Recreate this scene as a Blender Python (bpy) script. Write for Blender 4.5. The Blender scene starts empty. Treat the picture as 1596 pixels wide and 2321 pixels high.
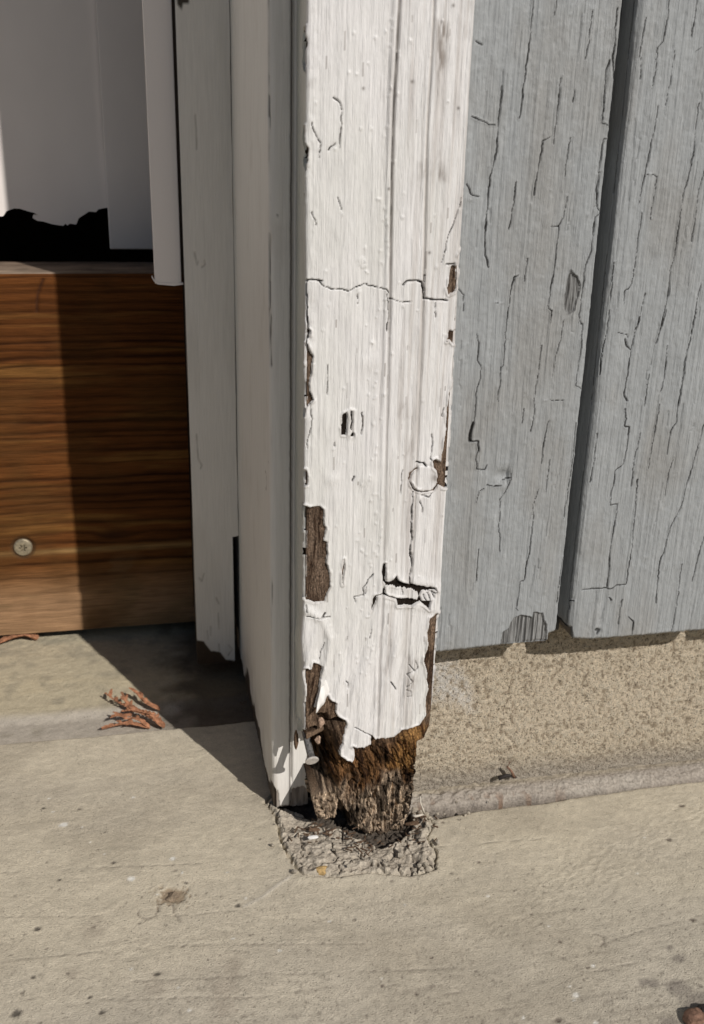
import bpy, bmesh, math, random
import numpy as np
from math import sin, cos, radians, pi, sqrt
from mathutils import Matrix, Vector

# ------------------------------------------------------------------ camera, sky, sun, exposure
sc = bpy.context.scene
col = sc.collection
F, CX, CY = 2250.0, 798.0, 1160.5            # focal length and centre in photo units (1596 x 2321)
az, pt, rl = radians(12.6), radians(20.2), radians(1.42)
fw = np.array([sin(az)*cos(pt), cos(az)*cos(pt), -sin(pt)])
r0 = np.array([cos(az), -sin(az), 0.0]); u0 = np.cross(r0, fw)
RR = r0*cos(rl) + u0*sin(rl); UU = u0*cos(rl) - r0*sin(rl)
CAM = np.array([-0.14542738, -0.58018319, 0.46965129])
cd = bpy.data.cameras.new('camera'); cam = bpy.data.objects.new('camera', cd); col.objects.link(cam)
cam.matrix_world = Matrix(((RR[0], UU[0], -fw[0], CAM[0]), (RR[1], UU[1], -fw[1], CAM[1]), (RR[2], UU[2], -fw[2], CAM[2]), (0, 0, 0, 1)))
cd.sensor_fit = 'VERTICAL'; cd.sensor_height = 36; cd.lens = 36*F/2321
cd.clip_start = 0.02; cd.clip_end = 300
cd.dof.use_dof = True; cd.dof.focus_distance = 0.66; cd.dof.aperture_fstop = 12
sc.camera = cam
SUN_EL = radians(37.0); SH = 0.48            # shadows run 0.48 m to the left for every metre into the wall
sdir = np.array([SH, -1.0, 0.0]); sdir /= np.linalg.norm(sdir)
sdir = np.array([sdir[0]*cos(SUN_EL), sdir[1]*cos(SUN_EL), sin(SUN_EL)])
w = bpy.data.worlds.new('World'); sc.world = w; w.use_nodes = True
nt = w.node_tree; nt.nodes.clear()
sky = nt.nodes.new('ShaderNodeTexSky'); sky.sky_type = 'NISHITA'; sky.sun_disc = False
sky.sun_elevation = SUN_EL; sky.sun_rotation = math.atan2(sdir[0], sdir[1])
bg = nt.nodes.new('ShaderNodeBackground'); bg.inputs[1].default_value = 0.05
ow = nt.nodes.new('ShaderNodeOutputWorld')
nt.links.new(sky.outputs[0], bg.inputs[0]); nt.links.new(bg.outputs[0], ow.inputs[0])
sl = bpy.data.lights.new('sun', 'SUN'); sl.energy = 5.0; sl.angle = radians(0.5); sl.color = (1.0, 0.95, 0.89)
so = bpy.data.objects.new('sun', sl); col.objects.link(so)
so.rotation_euler = Vector(sdir).to_track_quat('Z', 'Y').to_euler(); so.location = (1, -3, 3)
sc.view_settings.view_transform = 'Standard'; sc.view_settings.look = 'None'
sc.view_settings.exposure = -0.46; sc.view_settings.gamma = 1; sc.view_settings.use_curve_mapping = False

# ------------------------------------------------------------------ helpers
def at(x, y, ax, v):
    d = fw*F + RR*(x-CX) - UU*(y-CY)
    return CAM + d*(v-CAM[ax])/d[ax]
def zoomer(ox, oy, s):                        # reads a magnified crop back to photo units
    return lambda x, y: ((ox + x/s)/1.5664, (oy + y/s)/1.5664)
ZA = zoomer(900, 0, 1.934); ZT = zoomer(900, 1100, 1.995); ZB = zoomer(850, 2100, 1.995)
ZR = zoomer(1600, 0, 1.7733); ZS = zoomer(1500, 1100, 1.596); ZL = zoomer(0, 1000, 1.7733)
ZG = zoomer(0, 2800, 1.2768); ZH = zoomer(1250, 2800, 1.2768)
ID = lambda x, y: (x, y)
def wall(pts, Y, z=ID):                       # photo points onto a vertical plane: (x, z)
    return [(p[0], p[2]) for p in (at(*z(*q), 1, Y) for q in pts)]
def floor(pts, Z=0.0, z=ID):                  # photo points onto the ground: (x, y)
    return [(p[0], p[1]) for p in (at(*z(*q), 2, Z) for q in pts)]

def _h(ix, iy, seed):
    n = (ix.astype(np.int64)*374761393 + iy.astype(np.int64)*668265263 + seed*1442695041) & 0xffffffff
    n = ((n ^ (n >> 13))*1274126177) & 0xffffffff
    n = ((n ^ (n >> 16))*2246822519) & 0xffffffff
    return ((n ^ (n >> 15)) & 0xffffff)/float(0xffffff)
def vn(x, y, seed=0):
    ix = np.floor(x); iy = np.floor(y); fx = x-ix; fy = y-iy
    fx = fx*fx*(3-2*fx); fy = fy*fy*(3-2*fy)
    a = _h(ix, iy, seed); b = _h(ix+1, iy, seed); c = _h(ix, iy+1, seed); d = _h(ix+1, iy+1, seed)
    return (a*(1-fx)+b*fx)*(1-fy) + (c*(1-fx)+d*fx)*fy
def fbm(x, y, seed=0, o=4, g=0.5):
    s = 0; a = 1; t = 0
    for i in range(o):
        s = s + a*vn(x*2**i+17.3*i, y*2**i+9.1*i, seed+i*7); t += a; a *= g
    return s/t
def ss(a, b, x):
    t = np.clip((x-a)/(b-a), 0, 1); return t*t*(3-2*t)
def segdist(X, Z, pts, closed=False):
    D = np.full(X.shape, 1e9); P = list(pts) + ([pts[0]] if closed else [])
    for (ax, ay), (bx, by) in zip(P[:-1], P[1:]):
        dx, dy = bx-ax, by-ay; L = dx*dx+dy*dy+1e-18
        t = np.clip(((X-ax)*dx+(Z-ay)*dy)/L, 0, 1)
        D = np.minimum(D, np.hypot(X-ax-t*dx, Z-ay-t*dy))
    return D
def sub(X, Z, pts, pad):
    xs = [p[0] for p in pts]; zs = [p[1] for p in pts]
    return (X > min(xs)-pad) & (X < max(xs)+pad) & (Z > min(zs)-pad) & (Z < max(zs)+pad)
def line(X, Z, pts, pad=0.004):               # distance to a polyline, 1 m when far
    D = np.full(X.shape, 1.0); m = sub(X, Z, pts, pad)
    if m.any(): D[m] = segdist(X[m], Z[m], pts)
    return D
def poly(X, Z, pts, pad=0.004):               # signed distance, positive inside
    D = np.full(X.shape, -1.0); m = sub(X, Z, pts, pad)
    if m.any():
        x, z = X[m], Z[m]; d = segdist(x, z, pts, True); c = np.zeros(x.shape, bool)
        n = len(pts)
        for i in range(n):
            ax, ay = pts[i]; bx, by = pts[(i+1) % n]
            if ay == by: continue
            k = ((ay > z) != (by > z)) & (x < (bx-ax)*(z-ay)/(by-ay)+ax); c ^= k
        D[m] = np.where(c, d, -d)
    return D
def mix(a, b, t):
    a = np.asarray(a, float); b = np.asarray(b, float); return a + (b-a)*np.asarray(t)[..., None]

def tag(o, label=None, cat=None, group=None, kind=None):
    if label: o['label'] = label
    if cat: o['category'] = cat
    if group: o['group'] = group
    if kind: o['kind'] = kind
    return o
def thing(name, label, cat, loc=(0, 0, 0), group=None):
    o = bpy.data.objects.new(name, None); col.objects.link(o); o.location = loc; o.empty_display_size = 0.02
    return tag(o, label, cat, group)
def link(name, me, m, parent=None):
    o = bpy.data.objects.new(name, me); me.materials.append(m); col.objects.link(o)
    if parent is not None:
        o.parent = parent; o.matrix_parent_inverse = Matrix.Translation(-parent.location)
    return o
def grid(name, P, m, parent=None, C=None, keep=None, flip=False):
    nv, nu = P.shape[:2]
    i = np.arange(nv*nu).reshape(nv, nu)
    q = np.stack([i[:-1, :-1], i[:-1, 1:], i[1:, 1:], i[1:, :-1]], -1)
    if flip: q = q[..., ::-1]
    q = q[keep] if keep is not None else q.reshape(-1, 4)
    used = np.zeros(nv*nu, bool); used[q.ravel()] = True
    idx = np.cumsum(used)-1; q = idx[q]
    V = P.reshape(-1, 3)[used]
    me = bpy.data.meshes.new(name)
    me.vertices.add(len(V)); me.vertices.foreach_set('co', V.ravel().astype(np.float32))
    me.loops.add(q.size); me.loops.foreach_set('vertex_index', q.ravel().astype(np.int32))
    me.polygons.add(len(q)); me.polygons.foreach_set('loop_start', np.arange(0, q.size, 4, dtype=np.int32))
    me.polygons.foreach_set('use_smooth', np.ones(len(q), bool))
    me.update(calc_edges=True)
    if C is not None:
        a = me.attributes.new('tint', 'FLOAT_COLOR', 'POINT')
        c = np.ones((len(V), 4), np.float32); c[:, :3] = np.clip(C.reshape(-1, 3)[used], 0.002, 0.9)
        a.data.foreach_set('color', c.ravel())
    return link(name, me, m, parent)
def bmobj(name, bm, m, parent=None, smooth=False):
    bmesh.ops.recalc_face_normals(bm, faces=bm.faces)
    me = bpy.data.meshes.new(name); bm.to_mesh(me); bm.free()
    if smooth: me.polygons.foreach_set('use_smooth', [True]*len(me.polygons))
    return link(name, me, m, parent)
def box(name, a, b, m, parent=None, bevel=0.0):
    bm = bmesh.new(); bmesh.ops.create_cube(bm, size=1)
    for v in bm.verts:
        v.co = Vector([(a[k]+b[k])/2 + v.co[k]*(b[k]-a[k]) for k in range(3)])
    if bevel: bmesh.ops.bevel(bm, geom=bm.edges[:], offset=bevel, segments=3, affect='EDGES', profile=0.5)
    return bmobj(name, bm, m, parent)
def tube(bm, pts, rad, n=8, flat=1.0, cap=True):
    rings = []
    for i, p in enumerate(pts):
        p = Vector(p); d = (Vector(pts[min(i+1, len(pts)-1)])-Vector(pts[max(i-1, 0)])).normalized()
        s = d.cross(Vector((0, 0, 1)));  s = s.normalized() if s.length > 1e-4 else Vector((1, 0, 0))
        t = s.cross(d)
        rings.append([bm.verts.new(p + (s*cos(2*pi*k/n) + t*sin(2*pi*k/n)*flat)*rad[i]) for k in range(n)])
    for a, b in zip(rings[:-1], rings[1:]):
        for k in range(n): bm.faces.new((a[k], a[(k+1) % n], b[(k+1) % n], b[k]))
    if cap: bm.faces.new(rings[0]); bm.faces.new(rings[-1])

def mat(name, base=(0.5, 0.5, 0.5), attr=False, rough=0.6, spec=0.3, bumps=(), var=(), metal=0.0, pits=None):
    """bumps: (scale xyz, detail, distance m); var: (scale xyz, detail, low, high) multiplies colour; pits: (scale, threshold, depth, dark)"""
    m = bpy.data.materials.new(name); m.use_nodes = True; n = m.node_tree.nodes; L = m.node_tree.links; n.clear()
    out = n.new('ShaderNodeOutputMaterial'); b = n.new('ShaderNodeBsdfPrincipled'); L.new(b.outputs[0], out.inputs[0])
    b.inputs['Roughness'].default_value = rough; b.inputs['Specular IOR Level'].default_value = spec; b.inputs['Metallic'].default_value = metal
    g = n.new('ShaderNodeNewGeometry')
    if attr:
        a = n.new('ShaderNodeAttribute'); a.attribute_name = 'tint'; c = a.outputs['Color']
    else:
        a = n.new('ShaderNodeRGB'); a.outputs[0].default_value = (*base, 1); c = a.outputs[0]
    def noise(scale, detail, rg=0.55):
        v = n.new('ShaderNodeVectorMath'); v.operation = 'MULTIPLY'; L.new(g.outputs['Position'], v.inputs[0]); v.inputs[1].default_value = scale
        t = n.new('ShaderNodeTexNoise'); t.inputs['Scale'].default_value = 1.0; t.inputs['Detail'].default_value = detail
        t.inputs['Roughness'].default_value = rg; L.new(v.outputs[0], t.inputs['Vector']); return t.outputs[0]
    def mr(s, a0, a1, b0, b1):
        r = n.new('ShaderNodeMapRange'); L.new(s, r.inputs[0])
        for k, x in zip((1, 2, 3, 4), (a0, a1, b0, b1)): r.inputs[k].default_value = x
        return r.outputs[0]
    def mul(c, f):
        x = n.new('ShaderNodeVectorMath'); x.operation = 'SCALE'; L.new(c, x.inputs[0]); L.new(f, x.inputs['Scale']); return x.outputs[0]
    for (s, d, lo, hi) in var: c = mul(c, mr(noise(s, d), 0.3, 0.7, lo, hi))
    prev = None
    if pits:
        s, th, dp, dk = pits
        t = noise((s, s, s), 1.0); f = mr(t, th, th+0.05, 0.0, 1.0)
        c = mul(c, mr(f, 0, 1, 1.0, dk))
        bp = n.new('ShaderNodeBump'); bp.inputs['Distance'].default_value = dp; bp.inputs['Strength'].default_value = 1; bp.invert = True
        L.new(f, bp.inputs['Height']); prev = bp.outputs[0]
    for (s, d, dist) in bumps:
        bp = n.new('ShaderNodeBump'); bp.inputs['Distance'].default_value = dist; bp.inputs['Strength'].default_value = 1
        L.new(noise(s, d, 0.6), bp.inputs['Height'])
        if prev: L.new(prev, bp.inputs['Normal'])
        prev = bp.outputs[0]
    if prev: L.new(prev, b.inputs['Normal'])
    L.new(c, b.inputs['Base Color'])
    return m

M_white = mat('white_paint', attr=True, rough=0.38, spec=0.45, bumps=[((1500, 1500, 90), 3, 0.0005), ((380, 380, 160), 3, 0.0003)], var=[((1500, 1500, 60), 3, 0.88, 1.08), ((70, 70, 30), 3, 0.95, 1.03)])
M_core = mat('rotten_wood', attr=True, rough=0.85, spec=0.15, bumps=[((2400, 2400, 600), 4, 0.0016), ((800, 800, 500), 4, 0.0012)], var=[((2300, 2300, 350), 3, 0.35, 1.6), ((900, 900, 700), 3, 0.6, 1.3)])
M_grey = mat('grey_paint', attr=True, rough=0.5, spec=0.35, bumps=[((1500, 1500, 70), 4, 0.00055), ((480, 480, 300), 3, 0.0004)], var=[((1500, 1500, 60), 3, 0.80, 1.12), ((80, 80, 40), 3, 0.95, 1.04)])
M_shade = mat('old_cream_paint', attr=True, rough=0.5, spec=0.3, bumps=[((900, 900, 50), 3, 0.0004)], var=[((500, 500, 30), 2, 0.95, 1.04)])
M_panel = mat('door_paint', (0.80, 0.745, 0.71), rough=0.45, spec=0.35, bumps=[((200, 200, 200), 3, 0.0001)], var=[((9, 9, 6), 3, 0.93, 1.06)])
M_strip = mat('strip_paint', (0.85, 0.79, 0.76), rough=0.4, spec=0.4, bumps=[((200, 200, 60), 2, 0.0001)])
M_dark = mat('dark_void', (0.012, 0.008, 0.006), rough=0.95, spec=0.05, bumps=[((60, 60, 60), 3, 0.002)])
M_sill = mat('sill_timber', attr=True, rough=0.75, spec=0.08, bumps=[((60, 60, 1600), 3, 0.0006)], var=[((40, 40, 1500), 4, 0.62, 1.28), ((25, 25, 90), 3, 0.85, 1.1)])
M_slab = mat('concrete', attr=True, rough=0.85, spec=0.2, pits=(900, 0.69, 0.0005, 0.55), bumps=[((1000, 1100, 900), 4, 0.0008), ((150, 180, 180), 3, 0.0004)], var=[((800, 800, 800), 4, 0.86, 1.12), ((120, 160, 120), 5, 0.90, 1.08)])
M_stone = mat('sandy_render', attr=True, rough=0.9, spec=0.15, pits=(1000, 0.60, 0.0010, 0.35), bumps=[((1200, 1200, 1200), 4, 0.0026)], var=[((1500, 1500, 1500), 3, 0.72, 1.24), ((330, 330, 330), 3, 0.88, 1.10)])
M_mortar = mat('crumbly_mortar', attr=True, rough=0.92, spec=0.12, bumps=[((700, 700, 700), 5, 0.0012), ((250, 250, 250), 3, 0.0012)], var=[((500, 500, 500), 4, 0.7, 1.2)])
M_zinc = mat('nail_zinc', (0.30, 0.29, 0.28), rough=0.5, spec=0.5, metal=0.7, bumps=[((600, 600, 600), 3, 0.0003)], var=[((700, 700, 700), 3, 0.5, 1.3)])
M_nailhead = mat('nail_head_zinc', (0.62, 0.58, 0.54), rough=0.55, spec=0.5, metal=0.3, bumps=[((600, 600, 600), 3, 0.0002)], var=[((600, 600, 600), 3, 0.8, 1.1)])
M_screw = mat('screw_steel', (0.36, 0.31, 0.22), rough=0.5, spec=0.5, metal=0.6, var=[((400, 400, 400), 3, 0.7, 1.2)])
M_sprig = mat('dry_sprig', (0.38, 0.18, 0.10), rough=0.7, spec=0.2, bumps=[((1500, 1500, 1500), 3, 0.0005)], var=[((220, 220, 220), 3, 0.5, 1.4)])
M_chipw = mat('pale_wood_chip', (0.44, 0.31, 0.23), rough=0.85, spec=0.1, bumps=[((900, 900, 900), 4, 0.001)], var=[((900, 900, 900), 3, 0.6, 1.2)])
M_flake = mat('paint_flake_white', (0.80, 0.785, 0.76), rough=0.5, spec=0.3, bumps=[((1200, 1200, 200), 3, 0.0002)])
M_peb = mat('brown_pebble', (0.22, 0.13, 0.09), rough=0.8, spec=0.2, bumps=[((500, 500, 500), 4, 0.001)], var=[((400, 400, 400), 3, 0.6, 1.3)])
M_ochre = mat('ochre_pebble', (0.50, 0.34, 0.15), rough=0.7, spec=0.2, bumps=[((500, 500, 500), 4, 0.0008)], var=[((500, 500, 500), 3, 0.7, 1.2)])
M_peb2 = mat('tan_pebble', (0.27, 0.21, 0.15), rough=0.9, spec=0.1, bumps=[((500, 500, 500), 4, 0.0012)], var=[((600, 600, 600), 3, 0.5, 1.3)])
M_splint = mat('splinter_brown', (0.15, 0.095, 0.06), rough=.85, bumps=[((900, 900, 200), 3, .001)], var=[((700, 700, 700), 3, .6, 1.2)])
M_black = mat('dark_grit', (0.035, 0.03, 0.028), rough=0.8, spec=0.2)
M_fibre = mat('root_fibre', (0.60, 0.55, 0.47), rough=0.8, spec=0.1)

random.seed(4); rng = np.random.default_rng(7)
def spaced(a, b, d, extra=()):                # even spacing inside the view, few long steps beyond it
    return np.concatenate([np.arange(a, b, d), np.array(extra)]) if len(extra) else np.arange(a, b, d)

def wander(x0, z0, L, seed, step=0.004, j=0.0005, lean=0.0):   # a crack that creeps down the grain
    r = random.Random(seed); pts = [(x0, z0)]; n = max(2, int(L/step))
    for i in range(n):
        x0 += r.gauss(0, j) + lean*step; z0 -= step*(0.6+0.8*r.random()); pts.append((x0, z0))
        if r.random() < 0.10: x0 += r.choice((-1, 1))*r.uniform(0.0006, 0.0018); pts.append((x0, z0-0.0003))
    return pts

# ================================================================== GROUND
def sheet_axis(lo, hi, d, far):
    up = [hi]; s = d
    while up[-1] < far: s *= 1.55; up.append(up[-1]+s)
    dn = [lo]; s = d
    while dn[-1] > -far: s *= 1.55; dn.append(dn[-1]-s)
    return np.concatenate([dn[::-1][:-1], np.arange(lo, hi, d), up])
gx = sheet_axis(-0.33, 0.36, 0.00125, 60); gy = sheet_axis(-0.31, 0.20, 0.00115, 60)
X, Y = np.meshgrid(gx, gy)
fine = (np.abs(X) < 0.6) & (np.abs(Y) < 0.6)
Z = np.zeros_like(X)
# trowelled surface: gentle waves, drag marks along x, slight pocks
Z += 0.0016*(fbm(X*9, Y*14, 3)-0.5) + fine*0.0004*(fbm(X*60, Y*80, 5, 3)-0.5) + fine*0.00010*(fbm(X*25, Y*600, 8, 3)-0.5)
Z += fine*0.0005*(fbm(X*420, Y*420, 9, 3)-0.5)
edge_l = 0.1655 + 0.0012*(fbm(X*60, X*0, 21)-0.5)*2 - 0.0012*ss(-0.16, -0.30, X)*(-1)
edge_r = 0.0115 + 0.0016*(fbm(X*50, X*0, 22)-0.5)*2 - 0.004*ss(0.10, 0.04, X) + 0.004*ss(0.12, 0.2, X)
left = X < -0.010
e = np.where(left, Y-edge_l, Y-edge_r)
Z -= ss(-0.0035, 0.0012, e)**2*0.0022
Z -= ss(0.0, 0.0012, e)*np.where(left, 0.016, 0.014)
# socket round the post filled by crumbly mortar
SOCK = floor([(598, 1820), (622, 1850), (634, 1905), (660, 1955), (684, 1984), (760, 1990), (850, 1979), (935, 1988), (988, 1972), (990, 1930), (968, 1900), (985, 1868), (960, 1840), (900, 1760), (700, 1720)])
wx = X + 0.0016*(fbm(X*260, Y*260, 31, 3)-0.5)*2; wy = Y + 0.0016*(fbm(X*260, Y*260, 32, 3)-0.5)*2
sk = poly(wx, wy, SOCK, 0.02)
Z -= ss(-0.0002, 0.0022, sk)*0.022
Z += ss(-0.012, -0.001, sk)*0.0009*(1-ss(-0.0005, 0.0006, sk))
C = np.empty(X.shape+(3,)); C[:] = (0.60, 0.535, 0.415)
tn = fbm(X*16, Y*22, 41, 4); C = mix(C, (0.53, 0.475, 0.38), np.clip((tn-0.42)*3, 0, 1)*0.6)
far = ss(-0.02, -0.26, Y); C = mix(C, (0.45, 0.41, 0.345), far*0.85)           # greyer, rougher towards the walkway
C = C*(0.96+0.08*fbm(X*7, Y*160, 46, 4, 0.6))[..., None]; C = mix(C, (0.40, 0.35, 0.27), np.clip((fbm(X*11, Y*15, 47, 4)-0.53)*4, 0, 1)*0.5); tn2 = fbm(X*55, Y*110, 43, 4); C = C*(0.90+0.20*tn2)[..., None]; mk = fine*ss(0.02, -0.2, Y); C = mix(C, (0.22, 0.19, 0.155), mk*np.clip((fbm(X*18, Y*420, 44, 3, 0.6)-0.64)*7, 0, 1)*0.35); C = mix(C, (0.15, 0.125, 0.10), fine*(0.25+0.75*ss(0.0, -0.2, Y))*0.6*np.clip((fbm(X*520, Y*520, 45, 2)-0.70)*9, 0, 1)*0.8)
C = mix(C, (0.27, 0.255, 0.23), ss(-0.45, -1.2, Y))  # unseen far pavement darkened to cut bounce into the shaded parts
# straight trowel scores
for k, (pts, wd) in enumerate([([(0, 1978), (640, 1948), (1240, 1900)], .0005), ([(0, 2178), (420, 2140), (860, 2140)], .0006), ([(0, 2265), (560, 2262), (900, 2232)], .0005),
     ([(0, 2078), (400, 2074), (560, 2060)], .0005), ([(300, 2222), (760, 2205), (1100, 2190)], .0006), ([(1100, 2180), (1350, 2140), (1596, 2070)], .0005),
     ([(1000, 2255), (1300, 2210), (1596, 2150)], .0005), ([(0, 2000), (300, 1998)], .0004), ([(1120, 2290), (1596, 2215)], .0005)]):
    zf = ZG if k in (1, 2, 3, 4) else ID
    d = line(X + 0.0008*(fbm(X*40, Y*0, 50+k)-.5), Y + 0.0022*(fbm(X*30, Y*0, 60+k)-.5), floor(pts, 0, ID), 0.003)
    br = ss(0.35, 0.6, fbm(X*45, Y*0, 70+k)); Z -= 0.0005*np.exp(-(d/wd)**2)*br; C = mix(C, (0.20, 0.175, 0.145), np.exp(-(d/(wd*0.8))**2)*0.6*br)
# stains, spatter and pits of their own shape
def spot(px, py, r, c, a=0.9, asp=1.0, z=ID, soft=0.35, dep=0.0, jag=0.35):
    global C, Z
    cx, cy = floor([(px, py)], 0, z)[0]
    m = (np.abs(X-cx) < r*4*asp) & (np.abs(Y-cy) < r*4)
    if not m.any(): return
    x, y = X[m], Y[m]; d = np.hypot((x-cx)/asp, y-cy)*(1+jag*(fbm(x*700, y*700, int(px), 2)-0.5)*2)
    t = 1-ss(r*(1-soft), r*(1+soft), d); C[m] = mix(C[m], c, t*a); Z[m] -= dep*t
WH = (0.78, 0.76, 0.70)
for (px, py, r) in [(288, 162, .0032), (597, 410, .0026), (782, 318, .0022), (603, 38, .0014), (222, 42, .0011), (825, 382, .0010), (1030, 380, .0010), (712, 478, .0010), (242, 104, .0011), (373, 174, .0009), (475, 297, .0009), (410, 242, .0008), (1058, 678, .0009), (1268, 734, .0011), (810, 903, .0011), (596, 816, .0009), (1494, 600, .0010), (175, 287, .0008), (857, 1010, .0014), (1112, 496, .0009)]:
    spot(px, py, r*0.8, WH, 0.95, 1.15, ZG)
for (px, py, r) in [(1326, 222, .001), (893, 622, .001), (1093, 802, .0012), (1015, 935, .0020), (1006, 957, .0010), (775, 1040, .001), (1293, 384, .0008), (240, 525, .0008), (616, 486, .0010), (134, 860, .0008), (988, 895, .0009), (1104, 1060, .0014)]:
    spot(px, py, r*0.8, WH, 0.85, 1.2, ZH)
for (px, py, r) in [(75, 1016, .0032), (460, 1012, .0018), (1077, 527, .0022), (769, 462, .0022), (515, 335, .0016), (270, 413, .0013), (195, 86, .0014), (360, 90, .0014), (170, 635, .0022), (425, 624, .0013), (712, 838, .0022), (478, 195, .0009), (150, 853, .0014), (1535, 852, .0009), (843, 425, .0014), (407, 945, .0012)]:
    spot(px, py, r*0.8, (0.06, 0.052, 0.045), 0.85, 1.2, ZG, dep=0.0006)
for (px, py, r) in [(1495, 78, .0022), (1438, 230, .0021), (1545, 594, .0018), (944, 695, .0015), (360, 767, .0012), (292, 930, .0014), (136, 892, .0012), (870, 440, .0010), (412, 155, .0013), (180, 420, .0010), (1070, 810, .0010), (935, 1050, .0018), (575, 332, .0012)]:
    spot(px, py, r*0.8, (0.10, 0.075, 0.06), 0.8, 1.3, ZH, dep=0.0005)
for (px, py, r) in [(1322, 877, .0030), (1365, 882, .0034), (1475, 900, .0068), (1590, 970, .0110), (1440, 722, .0022), (1481, 770, .0038), (1550, 1000, .0050), (1445, 1060, .0050)]:
    spot(px, py, r*0.85, (0.19, 0.165, 0.145), 0.62, 1.3, ZH, soft=0.5)
for (px, py, r) in [(1020, 900, .010), (1060, 800, .006), (1010, 1000, .007), (420, 640, .007), (700, 900, .006), (330, 840, .004)]:
    spot(px, py, r, (0.27, 0.22, 0.175), 0.35, 0.8, ZG, soft=0.9, jag=0.9)
# spalled aggregate at the left and the curved hairline under it
spot(782, 482, .0075, (0.30, 0.225, 0.15), 0.85, 1.15, ZG, dep=0.0012, soft=0.3, jag=0.7)
for pts, z in [([(622, 545), (630, 575), (665, 590), (700, 578), (718, 545), (716, 515)], ZG), ([(784, 520), (790, 560), (812, 590)], ZG), ([(1090, 655), (1140, 668), (1140, 700), (1125, 715)], ZH)]:
    d = line(X, Y, floor(pts, 0, z), 0.003); Z -= 0.0007*np.exp(-(d/0.0006)**2); C = mix(C, (0.20, 0.17, 0.14), np.exp(-(d/0.0006)**2)*0.7)
d = line(X, Y, floor([(1330, 388), (1250, 440), (1190, 490), (1110, 530)], 0, ZG), 0.004); C = mix(C, (0.56, 0.52, 0.45), np.exp(-(d/0.0012)**2)*0.6); Z += 0.0004*np.exp(-(d/0.001)**2)
# rain-pocked, ridged zone on the right
pk = ss(0.045, 0.0, np.abs(Y+0.07-(X-0.14)*0.42)) * ss(0.02, 0.10, X)*fine
u_, v_ = X*0.92+Y*0.38, -X*0.38+Y*0.92
Z += pk*0.0011*(fbm(u_*260, v_*560, 77, 3)-0.5)
for k in range(260):
    px, py = rng.uniform(0, 1596), rng.uniform(1900, 2321)
    spot(px, py, rng.uniform(.0004, .0010), (0.13, 0.11, 0.09), rng.uniform(.3, .8), 1.2, dep=0.0003)
P = np.stack([X, Y, Z], -1)
pave = grid('pavement', P, M_slab, None, C); tag(pave, 'beige trowelled concrete pavement in front of the wall and post', kind='structure')

# lower, older concrete between the pavement edge and the timber sill
gx = np.arange(-0.42, -0.058, 0.0014); gy = np.arange(0.158, 0.56, 0.0014)
X, Y = np.meshgrid(gx, gy)
Z = -0.0045 + 0.0035*ss(0.197, 0.212, Y+0.002*(fbm(X*30, Y*30, 5)-.5)) + 0.0012*(fbm(X*40, Y*60, 6)-0.5) + 0.0007*(fbm(X*350, Y*350, 7, 3)-0.5)
C = np.empty(X.shape+(3,)); C[:] = (0.54, 0.475, 0.34)
C = mix(C, (0.46, 0.415, 0.35), ss(0.218, 0.204, Y+0.004*(fbm(X*60, Y*60, 9)-.5)))
C = mix(C, (0.60, 0.52, 0.36), ss(0.24, 0.25, Y)*ss(0.285, 0.265, Y)*np.clip(fbm(X*40, Y*80, 12)*2.2-0.6, 0, 1)*0.7)
C = mix(C, (0.30, 0.27, 0.21), np.clip((fbm(X*70, Y*70, 14)-0.56)*5, 0, 1)*0.5)
C = mix(C, (0.06, 0.042, 0.026), ss(-0.150, -0.100, X+0.02*(fbm(X*60, Y*60, 15, 4)-.5)*2)*0.8)  # doorway shade painted into the colour, darker towards the post
P = np.stack([X, Y, Z], -1)
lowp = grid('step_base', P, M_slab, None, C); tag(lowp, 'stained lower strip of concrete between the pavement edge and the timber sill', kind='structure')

# ================================================================== MORTAR
gx = np.arange(-0.078, 0.068, 0.0006); gy = np.arange(-0.070, 0.060, 0.0006)
X, Y = np.meshgrid(gx, gy)
wx = X + 0.0022*(fbm(X*220, Y*220, 31, 3)-0.5)*2; wy = Y + 0.0022*(fbm(X*220, Y*220, 32, 3)-0.5)*2
sk = poly(wx, wy, SOCK, 0.06)
lump = fbm(X*110, Y*130, 81, 4); cr = np.abs(fbm(X*95, Y*95, 83, 3)-0.5)*2
Z = -0.0030 + 0.0034*ss(-0.0005, 0.0030, sk) + 0.0062*(lump-0.5)*ss(0.0, 0.006, sk) - 0.0035*np.exp(-((sk-0.0002)/0.0012)**2)*ss(0.52, 0.68, fbm(X*70, Y*70, 87)) + 0.0022*(fbm(X*420, Y*420, 84, 3)-0.5)
Z -= 0.0040*(1-ss(0.0, 0.10, cr))*ss(0.0005, 0.003, sk)
Z += 0.0028*np.exp(-((sk-0.004)/0.0022)**2)*fbm(X*260, Y*260, 85, 2)
rim = line(X, Y, floor([(975, 1860), (960, 1905), (965, 1960)]), 0.02); Z += 0.0042*np.exp(-(rim/0.004)**2)*(fbm(X*330, Y*330, 86, 3)*1.6-0.2)
hole = poly(X, Y, floor([(630, 1826), (690, 1848), (722, 1874), (775, 1880), (820, 1904), (866, 1920), (907, 1906), (936, 1874), (930, 1820), (640, 1800)]), 0.02); Z -= 0.006*ss(-0.0012, 0.0015, hole)
C = np.empty(X.shape+(3,)); C[:] = (0.45, 0.395, 0.32)
C = mix(C, (0.56, 0.50, 0.41), np.clip((lump-0.45)*4, 0, 1)*0.6); C = mix(C, (0.14, 0.115, 0.095), (1-ss(0.0, 0.10, cr))*0.7)
C = mix(C, (0.05, 0.038, 0.03), ss(-0.0015, 0.001, hole)*0.85); C = mix(C, (0.50, 0.45, 0.36), (1-ss(0.0, 0.005, sk))*0.8)
keep = (sk > -0.003)[:-1, :-1]
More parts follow.
